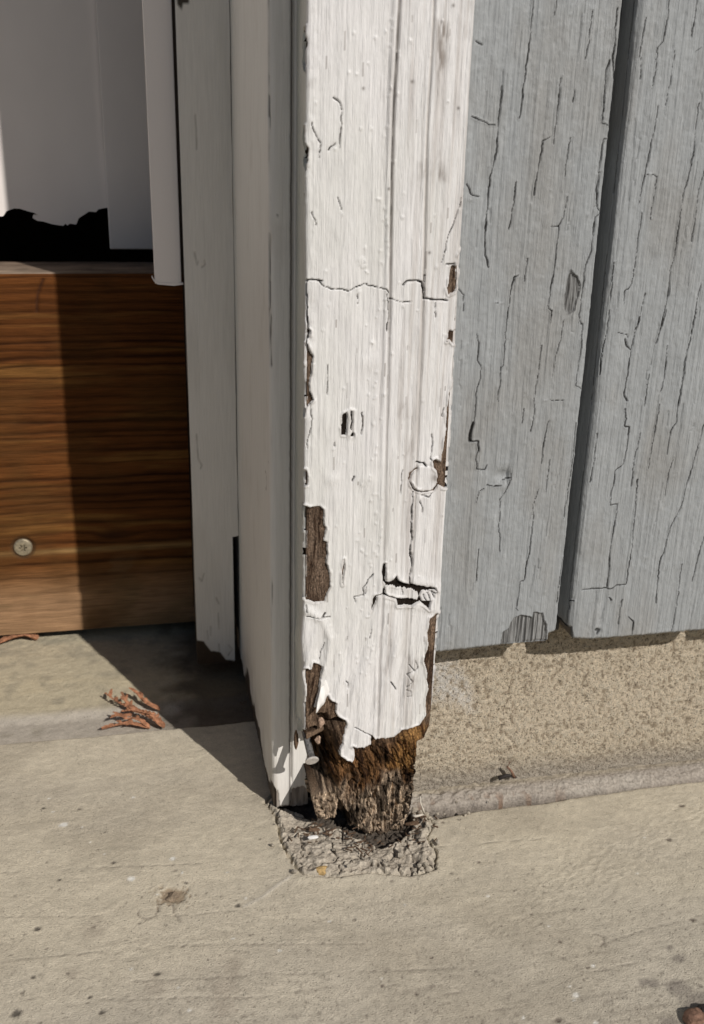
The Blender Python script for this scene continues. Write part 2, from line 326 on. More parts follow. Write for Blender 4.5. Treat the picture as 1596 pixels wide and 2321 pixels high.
mp = grid('mortar_patch', np.stack([X, Y, Z], -1), M_mortar, None, C, keep)
tag(mp, 'crumbling grey mortar packed in the socket around the foot of the rotten post', 'mortar')

gx = np.concatenate([np.arange(0.030, 0.36, 0.0009), [0.5, 0.8, 1.2]]); gy = np.arange(0.002, 0.044, 0.0007)
X, Y = np.meshgrid(gx, gy)
yy = Y - 0.003*np.sin(X*30)*0.2
Z = 0.0005 + 0.0040*ss(0.014, 0.030, yy) + 0.0016*(fbm(X*60, Y*150, 91)-0.5) + 0.0009*(fbm(X*400, Y*400, 92, 3)-0.5)
rough_ = ss(0.14, 0.05, X); Z += (0.25+rough_)*0.0042*(fbm(X*230, Y*260, 93, 3)-0.45)
gap = ss(0.0212, 0.0172, 0.0015*ss(0.1, 0.25, X)+ yy+0.0022*(fbm(X*90, Y*0, 94)-0.5)*2); Z -= gap*(0.004+0.012*ss(0.26, 0.12, X))
C = np.empty(X.shape+(3,)); C[:] = (0.39, 0.345, 0.295)
C = mix(C, (0.49, 0.45, 0.39), np.clip((fbm(X*40, Y*200, 95)-0.45)*3, 0, 1)*0.5); C = mix(C, (0.42, 0.36, 0.26), ss(0.028, 0.036, yy)*0.6)
C = mix(C, (0.045, 0.034, 0.026), gap*(0.35+0.6*ss(0.26, 0.12, X))); C = mix(C, (0.20, 0.10, 0.05), ss(0.62, 0.7, fbm(X*170, Y*170, 96))*ss(0.2, 0.1, X)*ss(0.028, 0.018, yy)*0.6)
ms = grid('mortar_joint', np.stack([X, Y, Z], -1), M_mortar, None, C)
tag(ms, 'grey mortar fillet running between the pavement and the sandy foundation wall', 'mortar')

# ================================================================== FOUNDATION
gx = np.concatenate([np.arange(0.028, 0.33, 0.0008), [0.45, 0.7, 1.2]]); gz = np.arange(-0.012, 0.165, 0.0007)
X, Z = np.meshgrid(gx, gz)
n1 = fbm(X*400, Z*400, 101, 3, 0.6); n2 = fbm(X*45, Z*45, 102, 3)
Yp = 0.0362 + 0.015*ss(0.02, 0.11, Z) - 0.0026*(n1-0.5) - 0.0016*(n2-0.5) + 0.0012*ss(0.03, 0.0, Z)
C = np.empty(X.shape+(3,)); C[:] = (0.66, 0.565, 0.43)
C = mix(C, (0.24, 0.185, 0.125), np.clip((0.43-n1)*8, 0, 1)*0.65); C = mix(C, (0.62, 0.56, 0.45), np.clip((n1-0.56)*5, 0, 1)*0.5)
wp = poly(X+0.004*(fbm(X*120, Z*120, 5)-.5), Z+0.004*(fbm(X*120, Z*120, 6)-.5), wall([(990, 1530), (1040, 1520), (1075, 1570), (1080, 1625), (1040, 1610), (990, 1600)], 0.035), 0.02)
C = mix(C, (0.68, 0.66, 0.63), ss(-0.008, 0.006, wp)*np.clip(n1*2.4-0.55, 0, 1)*0.75)
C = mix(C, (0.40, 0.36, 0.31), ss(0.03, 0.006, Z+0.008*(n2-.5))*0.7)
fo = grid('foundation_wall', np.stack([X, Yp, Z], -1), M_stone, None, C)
tag(fo, 'sandy rough rendered foundation wall under the grey boards', 'foundation wall')

# ================================================================== GREY BOARDS
wallT = thing('board_wall', 'grey painted vertical board wall with dark grooves, right of the white post', 'wall', (0.16, 0.04, 0.13))
YS = 0.012
def siding(xl, xr, rad, bottom, cracks, peels, seed, nrand, du=0.00052, dz=0.0006, x_vis=None, dents=(), knots=()):
    ls = np.arange(0.022, 0.0, -0.0016)
    us = np.arange(xl, xr, du) if x_vis is None else np.concatenate([np.arange(xl, x_vis, du), np.arange(x_vis, xr, 0.01)])
    U = np.concatenate([xl-ls, us, [xr], xr+ls[::-1]]); zz = np.concatenate([np.arange(0.108, 0.575, dz), [0.7, 1.0, 1.5, 2.2]])
    UUx, ZZ = np.meshgrid(U, zz)
    bx = np.clip(UUx, xl, xr); ov = UUx-bx
    by = YS + np.abs(ov); nx = np.where(ov < 0, -1.0, np.where(ov > 0, 1.0, 0.0)); ny = np.where(ov == 0, -1.0, 0.0)
    for s, xe in ((-1, xl), (1, xr)):         # rounded arrises
        a = (UUx-xe)*s; m = (a > -rad) & (a < rad*0.6); t = np.clip((a+rad)/(1.6*rad), 0, 1)*pi/2
        bx = np.where(m, xe - s*rad + s*rad*np.sin(t), bx); by = np.where(m, YS + rad - rad*np.cos(t), by)
        nx = np.where(m, s*np.sin(t), nx); ny = np.where(m, -np.cos(t), ny)
    u = UUx + 0.0012*(fbm(UUx*4, ZZ*7, seed)-0.5)*2
    h = 0.0010*(fbm(u*700, ZZ*14, seed+1, 3)-0.5) + 0.0009*(fbm(u*140, ZZ*5, seed+2, 3)-0.5) + 0.0012*(fbm(UUx*22, ZZ*9, seed+3)-0.5)
    h += 0.0005*(fbm(UUx*330, ZZ*240, seed+4, 2)-0.5)
    C = np.empty(UUx.shape+(3,)); C[:] = (0.312, 0.326, 0.333)
    C = mix(C, (0.362, 0.376, 0.382), np.clip((fbm(u*420, ZZ*9, seed+5, 3)-0.45)*4, 0, 1)*0.45)
    C = mix(C, (0.262, 0.252, 0.235), np.clip((fbm(UUx*30, ZZ*14, seed+6, 4)-0.5)*4, 0, 1)*0.5)
    wu = UUx + 0.0007*(fbm(UUx*60, ZZ*330, seed+21, 4, 0.65)-0.5)*2; wz = ZZ + 0.0006*(fbm(UUx*330, ZZ*330, seed+22, 2)-0.5)*2
    for pts, wd in cracks:
        d = line(wu, wz, pts, 0.005); wv = np.maximum(0.00020, wd*(0.25+1.15*vn(ZZ*150, ZZ*0, seed+9)))
        h -= 0.0011*np.exp(-(d/(wv*0.8))**2); h += 0.0004*np.exp(-((d-wv*1.9)/(wv*1.3))**2)*ss(0.3, 0.7, vn(ZZ*60, UUx*90, seed+30))
        C = mix(C, (0.012, 0.011, 0.010), (1-ss(wv*0.5, wv*1.5, d))*(0.82+0.2*ss(0.3, 0.5, vn(ZZ*90, UUx*90, seed+10))))
    r = random.Random(seed)
    for k in range(nrand):
        x0, z0 = r.uniform(xl+0.002, min(xr, 0.29)-0.002), r.uniform(0.16, 0.56); L = r.uniform(0.008, 0.05)
        d = line(UUx, ZZ, wander(x0, z0, L, seed*100+k, 0.003, 0.00025), 0.002)
        h -= 0.0006*np.exp(-(d/0.0004)**2); C = mix(C, (0.07, 0.068, 0.065), np.exp(-(d/0.0003)**2)*r.uniform(.10, .45))
    for k in range(nrand*2):                  # paint nibs
        x0, z0, rr = r.uniform(xl, min(xr, 0.29)), r.uniform(0.14, 0.56), r.uniform(0.0006, 0.0013)
        m = (np.abs(UUx-x0) < rr*3) & (np.abs(ZZ-z0) < rr*3); h[m] += 0.00035*np.exp(-(((UUx[m]-x0)**2+((ZZ[m]-z0)*0.8)**2)/rr**2))
    for pts in peels:
        s = poly(UUx+0.0008*(fbm(UUx*500, ZZ*300, seed+11)-.5)*2, ZZ+0.001*(fbm(UUx*400, ZZ*400, seed+12)-.5)*2, pts, 0.003)
        g = fbm(UUx*1300, ZZ*45, seed+13, 3); t = ss(0, 0.0004, s); h -= t*(0.0006+0.0016*g); h += 0.0002*np.exp(-(s/0.0005)**2)
        C = mix(C, mix((0.03, 0.028, 0.026), (0.30, 0.30, 0.295), np.clip(g*3.0-1.0, 0, 1)), t*0.9); C = mix(C, (0.035, 0.03, 0.028), np.exp(-(s/0.0003)**2)*0.7)
    for (px, pz, rx, rz, dp) in dents:
        h -= dp*np.exp(-(((UUx-px)/rx)**2+((ZZ-pz)/rz)**2))
    bz = np.interp(UUx, [p[0] for p in bottom], [p[1] for p in bottom]) + 0.0006*(fbm(UUx*500, UUx*0, seed+15)-0.5)
    keep = (ZZ > bz)[:-1, :-1] & True
    # gather the last row onto the cut edge so the end is crisp, then turn it under
    zc = np.maximum(ZZ, bz); h = h - 0.0020*ss(0.0030, 0.0, ZZ-bz)**2
    Px, Py, Pz = bx+nx*h, by+ny*h, np.where(ZZ < bz, bz, ZZ)
    under = (ZZ <= bz); k = np.clip((bz-ZZ)/dz, 0, 36)
    Py = np.where(under, np.minimum(by+0.0018+k*0.0013, 0.055), Py); Px = np.where(under, bx, Px)
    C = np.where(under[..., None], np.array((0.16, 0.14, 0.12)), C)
    keep = (k < 35)[1:, 1:]
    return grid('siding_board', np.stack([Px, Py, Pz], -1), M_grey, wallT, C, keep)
Wr = lambda pts: wall(pts, YS, ZR); Ws = lambda pts: wall(pts, YS, ZS)
cr1 = [(Wr([(520, 0), (508, 180), (490, 330), (470, 460), (450, 620), (436, 745)]), .00040), (Wr([(668, 0), (655, 95)]), .0003),
  (Wr([(325, 545), (305, 760), (287, 960), (275, 1010), (250, 1120), (235, 1250), (222, 1420), (218, 1600), (240, 1680)]), .00050),
  (Wr([(696, 490), (680, 640), (658, 800), (650, 905)]), .00032), (Wr([(628, 858), (580, 885), (565, 990), (540, 1110), (525, 1230)]), .0004),
  (Wr([(755, 865), (735, 980), (720, 1110)]), .00028), (Wr([(412, 1145), (395, 1290), (370, 1445)]), .00036), (Wr([(735, 1240), (710, 1360), (680, 1420), (668, 1545), (650, 1720), (625, 1850), (615, 1940), (635, 1955), (628, 2030)]), .00036),
  (Wr([(635, 1427), (676, 1425)]), .0003), (Wr([(485, 1625), (465, 1770)]), .0003), (Wr([(428, 1732), (400, 1745), (380, 1830), (370, 1930), (350, 2060), (345, 2128)]), .00038),
  (Wr([(1052, 50), (1035, 170), (1040, 260), (1020, 370), (1030, 470), (1045, 550)]), .0005), (Wr([(1000, 380), (980, 450), (965, 640), (955, 775), (1000, 790), (998, 870), (960, 880), (940, 1050), (920, 1210), (922, 1315), (945, 1340), (910, 1370), (895, 1480), (885, 1580), (850, 1665), (840, 1750), (825, 1860), (815, 1960), (805, 2035), (830, 2040), (825, 2128)]), .00042),
  (Wr([(130, 740), (200, 755), (250, 785), (280, 788)]), .0004), (Wr([(100, 1160), (135, 1230), (175, 1240)]), .0004), (Wr([(50, 1820), (85, 1860), (80, 1960)]), .0004), (Wr([(280, 1908), (340, 1912)]), .0003), (Wr([(160, 262), (195, 280)]), .0003),
  (Wr([(895, 60), (870, 260), (850, 370)]), .00026), (Wr([(780, 560), (770, 640)]), .00026),
  (Ws([(308, 140), (322, 190), (312, 285), (332, 320), (330, 390), (305, 470), (303, 560), (295, 640)]), .00050), (Ws([(290, 640), (275, 690), (268, 740)]), .0010), (Ws([(268, 744), (315, 745), (318, 790), (305, 840), (310, 900), (355, 912), (365, 880)]), .0004),
  (Ws([(490, 0), (475, 110), (463, 250), (460, 315), (445, 325), (440, 430), (428, 490), (432, 520)]), .00036), (Ws([(735, 0), (725, 70)]), .0003), (Ws([(800, 50), (785, 160), (755, 260), (750, 320)]), .00028),
  (Ws([(675, 200), (665, 310), (645, 430), (632, 520), (635, 580), (615, 690)]), .00034), (Ws([(890, 60), (905, 80), (900, 200), (880, 330), (870, 430), (905, 450)]), .0004), (Ws([(715, 630), (690, 740), (675, 870)]), .00032), (Ws([(722, 850), (700, 1030)]), .00034),
  (Ws([(655, 1020), (630, 1120), (628, 1200), (610, 1360), (590, 1450), (575, 1535), (555, 1540), (545, 1620), (530, 1690), (545, 1705)]), .00038), (Ws([(440, 1065), (442, 1130), (432, 1230), (440, 1290), (438, 1370)]), .00032), (Ws([(318, 1355), (312, 1450), (308, 1535)]), .0003),
  (Ws([(690, 515), (800, 512)]), .00022), (Ws([(870, 640), (855, 830), (840, 930), (820, 1060), (800, 1190)]), .00030), (Ws([(800, 1400), (780, 1520), (760, 1660)]), .0003), (Ws([(575, 560), (565, 640)]), .0004),
  (Ws([(505, 930), (500, 965), (470, 1030), (440, 1070)]), .0004), (Ws([(455, 965), (505, 950)]), .0006), (Ws([(305, 1090), (320, 1030), (350, 1010)]), .0004), (Ws([(365, 990), (400, 1000), (450, 995)]), .0004)]
pe1 = [Wr([(755, 1700), (800, 1745), (822, 1800), (800, 1880), (780, 1960), (740, 1975), (715, 1930), (720, 1850), (740, 1760)]),
       Ws([(440, 1895), (455, 1830), (490, 1800), (515, 1745), (560, 1725), (625, 1745), (632, 1712), (685, 1720), (690, 1765), (705, 1780), (702, 1880), (600, 1885)])]
bt1 = [(0.0, .136)] + wall([(1000, 1480), (1060, 1474), (1150, 1462), (1225, 1457), (1241, 1455), (1243.5, 1438), (1280, 1429)], YS) + [(0.2, .14)]
kx, kz = wall([(430, 955)], YS, ZS)[0]
siding(0.040, 0.1390, 0.0012, bt1, cr1, pe1, 200, 30, dents=[(kx+.003, kz+.002, .005, .004, .0024), (kx+.006, kz+.001, .0012, .004, .0016)])
cr2 = [(Wr([(1375, 0), (1365, 120), (1340, 260), (1305, 300), (1295, 420), (1270, 560)]), .0003), (Wr([(1555, 0), (1540, 110), (1518, 230)]), .0003), (Wr([(1412, 320), (1385, 500), (1352, 665)]), .0003), (Wr([(1230, 110), (1205, 240), (1190, 360), (1200, 370), (1195, 500)]), .0003),
  (Wr([(1305, 670), (1285, 790), (1250, 950), (1225, 1080), (1205, 1180), (1185, 1280)]), .0005), (Wr([(1230, 1095), (1275, 1098), (1300, 1115), (1285, 1220), (1255, 1385)]), .0003), (Wr([(1565, 650), (1545, 800), (1530, 950), (1500, 1110), (1470, 1200), (1445, 1350), (1430, 1480), (1410, 1610), (1385, 1700), (1375, 1840), (1350, 1950), (1330, 2030), (1310, 2120)]), .00048),
  (Wr([(1596, 1080), (1560, 1200), (1535, 1400), (1515, 1520)]), .0003), (Wr([(1205, 1335), (1180, 1500), (1165, 1640), (1145, 1780), (1120, 1820), (1095, 1830), (1090, 1920)]), .0003), (Wr([(1575, 1780), (1545, 1930), (1510, 2100)]), .0003), (Wr([(1225, 1850), (1205, 1940), (1190, 2020), (1160, 2080)]), .00032), (Wr([(1030, 1650), (1015, 1800), (1005, 1910)]), .0003), (Wr([(1575, 300), (1545, 325)]), .0003),
  (Ws([(1110, 133), (1160, 137), (1165, 155)]), .0004), (Ws([(1150, 165), (1160, 205), (1180, 228)]), .0006), (Ws([(1230, 40), (1200, 160), (1175, 280), (1160, 390), (1145, 490), (1165, 515)]), .00038), (Ws([(1385, 0), (1350, 120), (1325, 190)]), .0004), (Ws([(1550, 0), (1520, 150), (1490, 260), (1475, 400), (1450, 520), (1435, 640), (1405, 680), (1385, 820)]), .00040),
  (Ws([(1390, 200), (1370, 400), (1355, 460)]), .0003), (Ws([(1285, 365), (1260, 545)]), .0003), (Ws([(1060, 0), (1050, 110), (1020, 240), (1005, 370)]), .00034), (Ws([(1150, 560), (1155, 620), (1145, 660), (1172, 665), (1165, 760), (1140, 880), (1095, 910), (1085, 990), (1068, 1050), (1065, 1105), (1105, 1100), (1100, 1160), (1080, 1260), (1060, 1400), (1060, 1480), (1045, 1570)]), .00040),
  (Ws([(905, 1586), (960, 1580), (1045, 1577), (1075, 1580), (1100, 1562), (1150, 1555)]), .0004), (Ws([(1345, 540), (1325, 650), (1305, 760), (1280, 900)]), .00034), (Ws([(1235, 700), (1205, 840), (1185, 1000)]), .0003), (Ws([(1220, 960), (1210, 1100), (1195, 1240), (1190, 1340), (1170, 1450), (1155, 1550)]), .0004), (Ws([(1596, 650), (1560, 770), (1525, 900), (1490, 1010), (1470, 1110), (1440, 1165), (1405, 1230), (1375, 1360), (1345, 1430), (1325, 1660)]), .00038),
  (Ws([(1425, 830), (1395, 930), (1375, 1060)]), .0003), (Ws([(1596, 1290), (1560, 1420), (1530, 1540)]), .0003), (Ws([(1470, 1440), (1445, 1640), (1415, 1820)]), .0003), (Ws([(1130, 1640), (1115, 1720), (1110, 1780)]), .00034), (Ws([(1165, 1740), (1195, 1765), (1190, 1840)]), .0004), (Ws([(985, 1810), (998, 1815), (990, 1835)]), .0010), (Ws([(1055, 1625), (1068, 1645)]), .0005), (Ws([(820, 1735), (830, 1660), (860, 1655)]), .0004), (Ws([(990, 700), (975, 850), (950, 980)]), .0003)]
bt2 = [(0.13, .1475), (0.151, .1475)] + wall([(1300, 1449), (1330, 1451), (1400, 1447), (1500, 1439), (1596, 1430)], YS) + [(0.6, .138)]
siding(0.1490, 0.276, 0.0056, bt2, cr2, [], 300, 26)
b3 = siding(0.2860, 0.373, 0.0046, [(0.2, .139), (0.6, .138)], [(wander(0.30, 0.5, 0.2, 5), .0004)], [], 400, 6, du=0.002, dz=0.002)
# recessed tongue at the bottom of each groove, with old drips
def tongue(x0, x1, seed):
    U, ZZ = np.meshgrid(np.arange(x0, x1, 0.0006), np.concatenate([np.arange(0.135, 0.57, 0.0012), [0.8, 1.4, 2.2]]))
    h = 0.0006*(fbm(U*400, ZZ*30, seed)-0.5); C = np.empty(U.shape+(3,)); C[:] = (0.05, 0.05, 0.048)
    r = random.Random(seed)
    for k in range(34):
        z0 = r.uniform(0.17, 0.56); x_ = x0+(x1-x0)*r.uniform(0.40, 0.62); rr = r.uniform(.0006, .0014)
        g = np.exp(-(((U-x_)/rr)**2+((ZZ-z0)/(rr*1.8))**2)); h += 0.0016*g; C = mix(C, (0.36, 0.36, 0.35), g*0.8)
    return grid('groove_strip', np.stack([U, 0.0360-h, ZZ], -1), M_grey, wallT, C)
tongue(0.137, 0.153, 501); tongue(0.2735, 0.289, 502)
for k in range(4): box('siding_board', (0.383+k*0.118, YS, 0.139), (0.493+k*0.118, 0.034, 2.2), mat('far_grey', (0.265, 0.275, 0.27)) if k == 0 else bpy.data.materials['far_grey'], wallT, 0.004)
box('backing', (-0.03, 0.0560, 0.158), (1.2, 0.075, 2.2), M_dark, wallT)

# ================================================================== ROTTEN WHITE TRIM
trim = thing('corner_trim', 'peeling white painted timber post trim with its foot rotted to bare brown wood', 'post', (0, 0.02, 0))
XL, XR, DEP = -0.0465, 0.0465, 0.036
ls = np.arange(DEP, 0.0, -0.0011)
us = np.arange(XL, XR+1e-6, 0.0005); U = np.concatenate([XL-ls, us, XR+ls[::-1]])
zz = np.concatenate([np.arange(-0.006, 0.10, 0.00048), np.arange(0.10, 0.565, 0.0006), [0.65, 0.9, 1.4, 2.2]])
UU_, ZZ = np.meshgrid(U, zz)
lefts, rights = UU_ < XL-1e-7, UU_ > XR+1e-7; front = ~(lefts | rights)
T0 = lambda pts, z=ID: wall(pts, 0.0, z)
re = T0([(990, 1500), (987, 1560), (985, 1590), (980, 1640), (969, 1676), (953, 1681), (945, 1709), (943, 1790), (938, 1830), (930, 1868), (926, 1905)])
rz = np.array([p[1] for p in re])[::-1]; rx = np.array([p[0] for p in re])[::-1]
le = T0([(690, 1500), (690, 1620), (689, 1700), (696, 1745), (701, 1790), (704, 1822), (716, 1862)])
lz = np.array([p[1] for p in le])[::-1]; lx = np.array([p[0] for p in le])[::-1]
jag = 0.0010*(fbm(ZZ*260, ZZ*0, 5, 3)-0.5)
xr_ = np.interp(ZZ, rz, rx, right=XR) + jag*ss(0.12, 0.09, ZZ); xl_ = np.interp(ZZ, lz, lx, right=XL) + jag*ss(0.08, 0.05, ZZ)
xr_ = np.minimum(xr_, XR); xl_ = np.maximum(xl_, XL)
Uc = np.clip(UU_, XL, XR); bx = xl_ + (Uc-XL)*(xr_-xl_)/(XR-XL); off = UU_-Uc
MX = bx + off                                   # unfolded coordinate used by every mask
by = np.abs(off); nx = np.sign(off); ny = np.where(off == 0, -1.0, 0.0)
rad = 0.0016
for s, xe in ((-1, XL), (1, XR)):
    a = (UU_-xe)*s; m = (a > -rad) & (a < rad*0.6); t = np.clip((a+rad)/(1.6*rad), 0, 1)*pi/2
    xx = np.where(s < 0, xl_, xr_)
    bx = np.where(m, xx - s*rad + s*rad*np.sin(t), bx); by = np.where(m, rad-rad*np.cos(t), by)
    nx = np.where(m, s*np.sin(t), nx); ny = np.where(m, -np.cos(t), ny)
wob = 0.0007*(fbm(MX*350, ZZ*300, 11, 3)-0.5)*2
wobz = 0.0010*(fbm(MX*380, ZZ*220, 12, 3)-0.5)*2
mxw, mzw = MX+wob, ZZ+wobz
bare = np.full(MX.shape, -1.0)
E_ = -140                                       # far outside the left edge so the patches wrap the corner
for z, pts in [
  (ZT, [(300, 1395), (345, 1390), (400, 1400), (470, 1392), (495, 1420), (502, 1530), (515, 1545), (500, 1630), (525, 1650), (520, 1800), (540, 1870), (545, 1960), (520, 2010), (505, 2070), (430, 2070), (330, 2045), (330, 1600)]),
  (ZT, [(340, 1150), (370, 1130), (383, 1180), (385, 1240), (360, 1255), (345, 1250)]),
  (ZT, [(360, 240), (385, 240), (400, 285), (425, 330), (412, 440), (395, 520), (402, 575), (428, 640), (400, 660), (372, 695), (340, 600), (345, 520), (368, 470), (366, 330)]),
  (ZT, [(383, 130), (405, 145), (400, 180), (385, 175)]), (ZT, [(340, 690), (368, 700), (360, 760), (340, 750)]),
  (ZA, [(240, 180), (352, 178), (356, 260), (368, 300), (358, 370), (362, 440), (330, 500), (250, 420), (240, 260)]),
  (ZA, [(280, 860), (352, 870), (360, 980), (378, 1020), (372, 1120), (350, 1200), (290, 1080)]), (ZA, [(318, 1330), (345, 1330), (340, 1390), (318, 1380)]),
  (ZA, [(1440, 1715), (1420, 1725), (1395, 1820), (1358, 1818), (1350, 1890), (1328, 1985), (1340, 2032), (1378, 2005), (1404, 1950), (1430, 1860)]),
  (ZT, [(1440, 145), (1388, 142), (1380, 190), (1366, 230), (1395, 215), (1410, 245), (1440, 250)]),
  (ZT, [(1440, 320), (1420, 330), (1416, 420), (1410, 540), (1385, 590), (1370, 720), (1358, 880), (1345, 980), (1325, 1070), (1290, 1062), (1268, 1070), (1275, 1120), (1300, 1150), (1302, 1240), (1355, 1262), (1390, 1260), (1400, 900)]),
  (ZT, [(1330, 2180), (1300, 2150), (1285, 2165), (1265, 2194), (1262, 2250), (1330, 2260)]),
  (ZT, [(636, 735), (662, 728), (667, 790), (655, 890), (625, 892), (622, 820)]), (ZT, [(690, 715), (708, 722), (702, 800), (698, 860), (684, 850), (690, 780)]), (ZT, [(700, 860), (716, 885), (705, 902), (680, 905), (688, 885)]),
  (ZT, [(640, 1765), (645, 1830), (636, 1900), (630, 1950), (628, 1870), (634, 1820)]),
  (ZT, [(920, 1815), (938, 1800), (942, 1850), (935, 1925), (960, 1930), (985, 1920), (1015, 1888), (1030, 1915), (1080, 1942), (1160, 1948), (1240, 1962), (1290, 1972), (1298, 1990), (1250, 1985), (1230, 1998), (1195, 1990), (1178, 2030), (1190, 2060), (1262, 2062), (1245, 2125), (1215, 2095), (1180, 2068), (1110, 2098), (1020, 2096), (1014, 2050), (940, 2032), (880, 2022), (860, 2080), (835, 2142), (845, 2050), (870, 2018), (918, 2005), (915, 1985), (935, 1950), (915, 1930), (914, 1860)]),
  (ZT, [(1100, 1210), (1106, 1160), (1140, 1135), (1165, 1120), (1165, 1135), (1118, 1165), (1110, 1215), (1140, 1270), (1200, 1290), (1270, 1275), (1300, 1225), (1308, 1240), (1280, 1285), (1200, 1300), (1130, 1282)]),
  (ZB, [(1440, 150), (1412, 165), (1350, 190), (1330, 330), (1342, 370), (1305, 500), (1330, 560), (1330, 650), (1342, 690), (1318, 780), (1325, 870), (1270, 945), (1200, 965), (1150, 990), (1105, 1040), (1000, 1045), (970, 1052), (930, 1020), (935, 1080), (880, 1102), (830, 1108), (800, 1096), (818, 1140), (812, 1185), (795, 1210), (760, 1195), (715, 1165), (710, 1120), (735, 1080), (740, 1020), (766, 940), (750, 910), (705, 895), (680, 850), (690, 790), (640, 760), (630, 735), (600, 790), (530, 822), (560, 700), (590, 528), (525, 505), (515, 550), (470, 545), (450, 570), (452, 600), (478, 660), (480, 720), (470, 780), (432, 800), (430, 830), (455, 900), (455, 960), (420, 1010), (300, 1010), (300, 1900), (1500, 1900)])]:
    P_ = T0(pts, z); bare = np.maximum(bare, poly(mxw, mzw, P_, 0.006))
flk = poly(mxw, mzw, T0([(935, 1962), (960, 1950), (1060, 1972), (1160, 1985), (1170, 2030), (1155, 2052), (1060, 2045), (960, 2030), (930, 2010)], ZT), 0.006)
bare = np.where(flk > -0.0004, np.minimum(bare, -flk), bare)
cwx = MX + 0.0009*(fbm(MX*230, ZZ*230, 61, 3, 0.55)-.5)*2; cwz = ZZ + 0.0009*(fbm(MX*230, ZZ*230, 62, 3, 0.55)-.5)*2
crack = np.full(MX.shape, -1.0); hair = np.zeros(MX.shape)
for z, pts, wd in [
  (ZA, [(352, 1925), (400, 1922), (470, 1926)], .0004), (ZA, [(455, 1935), (480, 1965), (520, 1978), (585, 1985), (650, 1996), (700, 1975), (765, 1942), (800, 1960), (850, 1976), (905, 1980), (935, 2010)], .00022),
  (ZA, [(357, 1925), (362, 2050), (370, 2200), (372, 2321)], .00034), (ZA, [(1030, 1955), (1050, 1935), (1110, 1928), (1155, 1942), (1165, 1990), (1170, 2055), (1230, 2060), (1330, 2064)], .00042), (ZA, [(1178, 1940), (1176, 1885)], .00026), (ZA, [(940, 2050), (1010, 2075), (1090, 2065)], .00018),
  (ZA, [(550, 668), (578, 690), (600, 730), (602, 850), (595, 1010)], .00026), (ZA, [(510, 1025), (560, 985)], .00026), (ZA, [(395, 840), (430, 930), (462, 980), (455, 1080)], .00018), (ZA, [(915, 2020), (925, 2160), (912, 2270)], .00026), (ZA, [(718, 2020), (718, 2090)], .0002),
  (ZA, [(1450, 1300), (1400, 1450), (1340, 1620), (1290, 1800)], .00018), (ZA, [(1320, 1815), (1390, 1812)], .0003), (ZA, [(575, 1350), (610, 1450)], .00018), (ZA, [(1250, 2080), (1245, 2180)], .0002), (ZA, [(1390, 2080), (1385, 2200)], .0002), (ZA, [(395, 1460), (435, 1550)], .00018),
  (ZT, [(375, 0), (378, 130), (372, 240)], .00034), (ZT, [(528, 390), (528, 450), (522, 600)], .0002), (ZT, [(768, 730), (775, 800), (762, 880)], .00026), (ZT, [(945, 90), (940, 150)], .0003), (ZT, [(575, 945), (578, 972)], .0003), (ZT, [(718, 1180), (700, 1215)], .0003), (ZT, [(1342, 700), (1336, 750)], .0003), (ZT, [(1265, 880), (1262, 990), (1250, 1055), (1268, 1068)], .00022),
  (ZT, [(1155, 1075), (1200, 1082), (1218, 1110)], .0004), (ZT, [(1055, 1130), (1048, 1220), (1040, 1320)], .0002), (ZT, [(1190, 1310), (1240, 1325), (1265, 1295)], .00022), (ZT, [(1130, 1290), (1125, 1400), (1115, 1500), (1122, 1600), (1112, 1700), (1120, 1800), (1105, 1940)], .00042), (ZT, [(1175, 1355), (1195, 1400), (1192, 1460)], .00022),
  (ZT, [(845, 1870), (800, 1930), (775, 1965), (780, 2020), (715, 2035), (718, 2070)], .00024), (ZT, [(795, 1960), (792, 2010)], .0002), (ZT, [(405, 660), (412, 780), (395, 880), (380, 980)], .00022), (ZT, [(1225, 1985), (1280, 2005), (1300, 1990)], .0002), (ZT, [(1200, 2010), (1225, 2055)], .0002), (ZT, [(1230, 2000), (1250, 2050)], .0002), (ZT, [(1262, 2000), (1280, 2040)], .0002), (ZT, [(1050, 1975), (1060, 2010), (1055, 2045)], .00016),
  (ZB, [(475, 100), (480, 150)], .00022), (ZB, [(605, 150), (585, 180)], .0004), (ZB, [(600, 360), (580, 430), (572, 480)], .00022), (ZB, [(480, 180), (560, 185), (640, 178)], .0002), (ZB, [(935, 270), (925, 330)], .0002), (ZB, [(755, 640), (775, 655), (770, 690)], .00022), (ZB, [(1070, 640), (1090, 670), (1115, 705)], .00024), (ZB, [(820, 962), (870, 985), (930, 1025)], .00022),
  (ZB, [(1205, 520), (1240, 560), (1190, 590), (1225, 640), (1185, 680)], .00018), (ZB, [(1185, 700), (1215, 710), (1220, 745), (1190, 750)], .0002), (ZB, [(1250, 500), (1265, 540), (1240, 575)], .0002)]:
    d = line(cwx, cwz, T0(pts, z), 0.003)
    wv = np.maximum(0.0002, wd*1.1*(0.5+1.0*vn(ZZ*200+MX*90, MX*200, 63))); crack = np.maximum(crack, wv-d); hair = np.maximum(hair, np.exp(-(d/(wd*1.1))**2)*(0.35+0.65*ss(0.3, 0.55, vn(MX*260, ZZ*260, 64))))
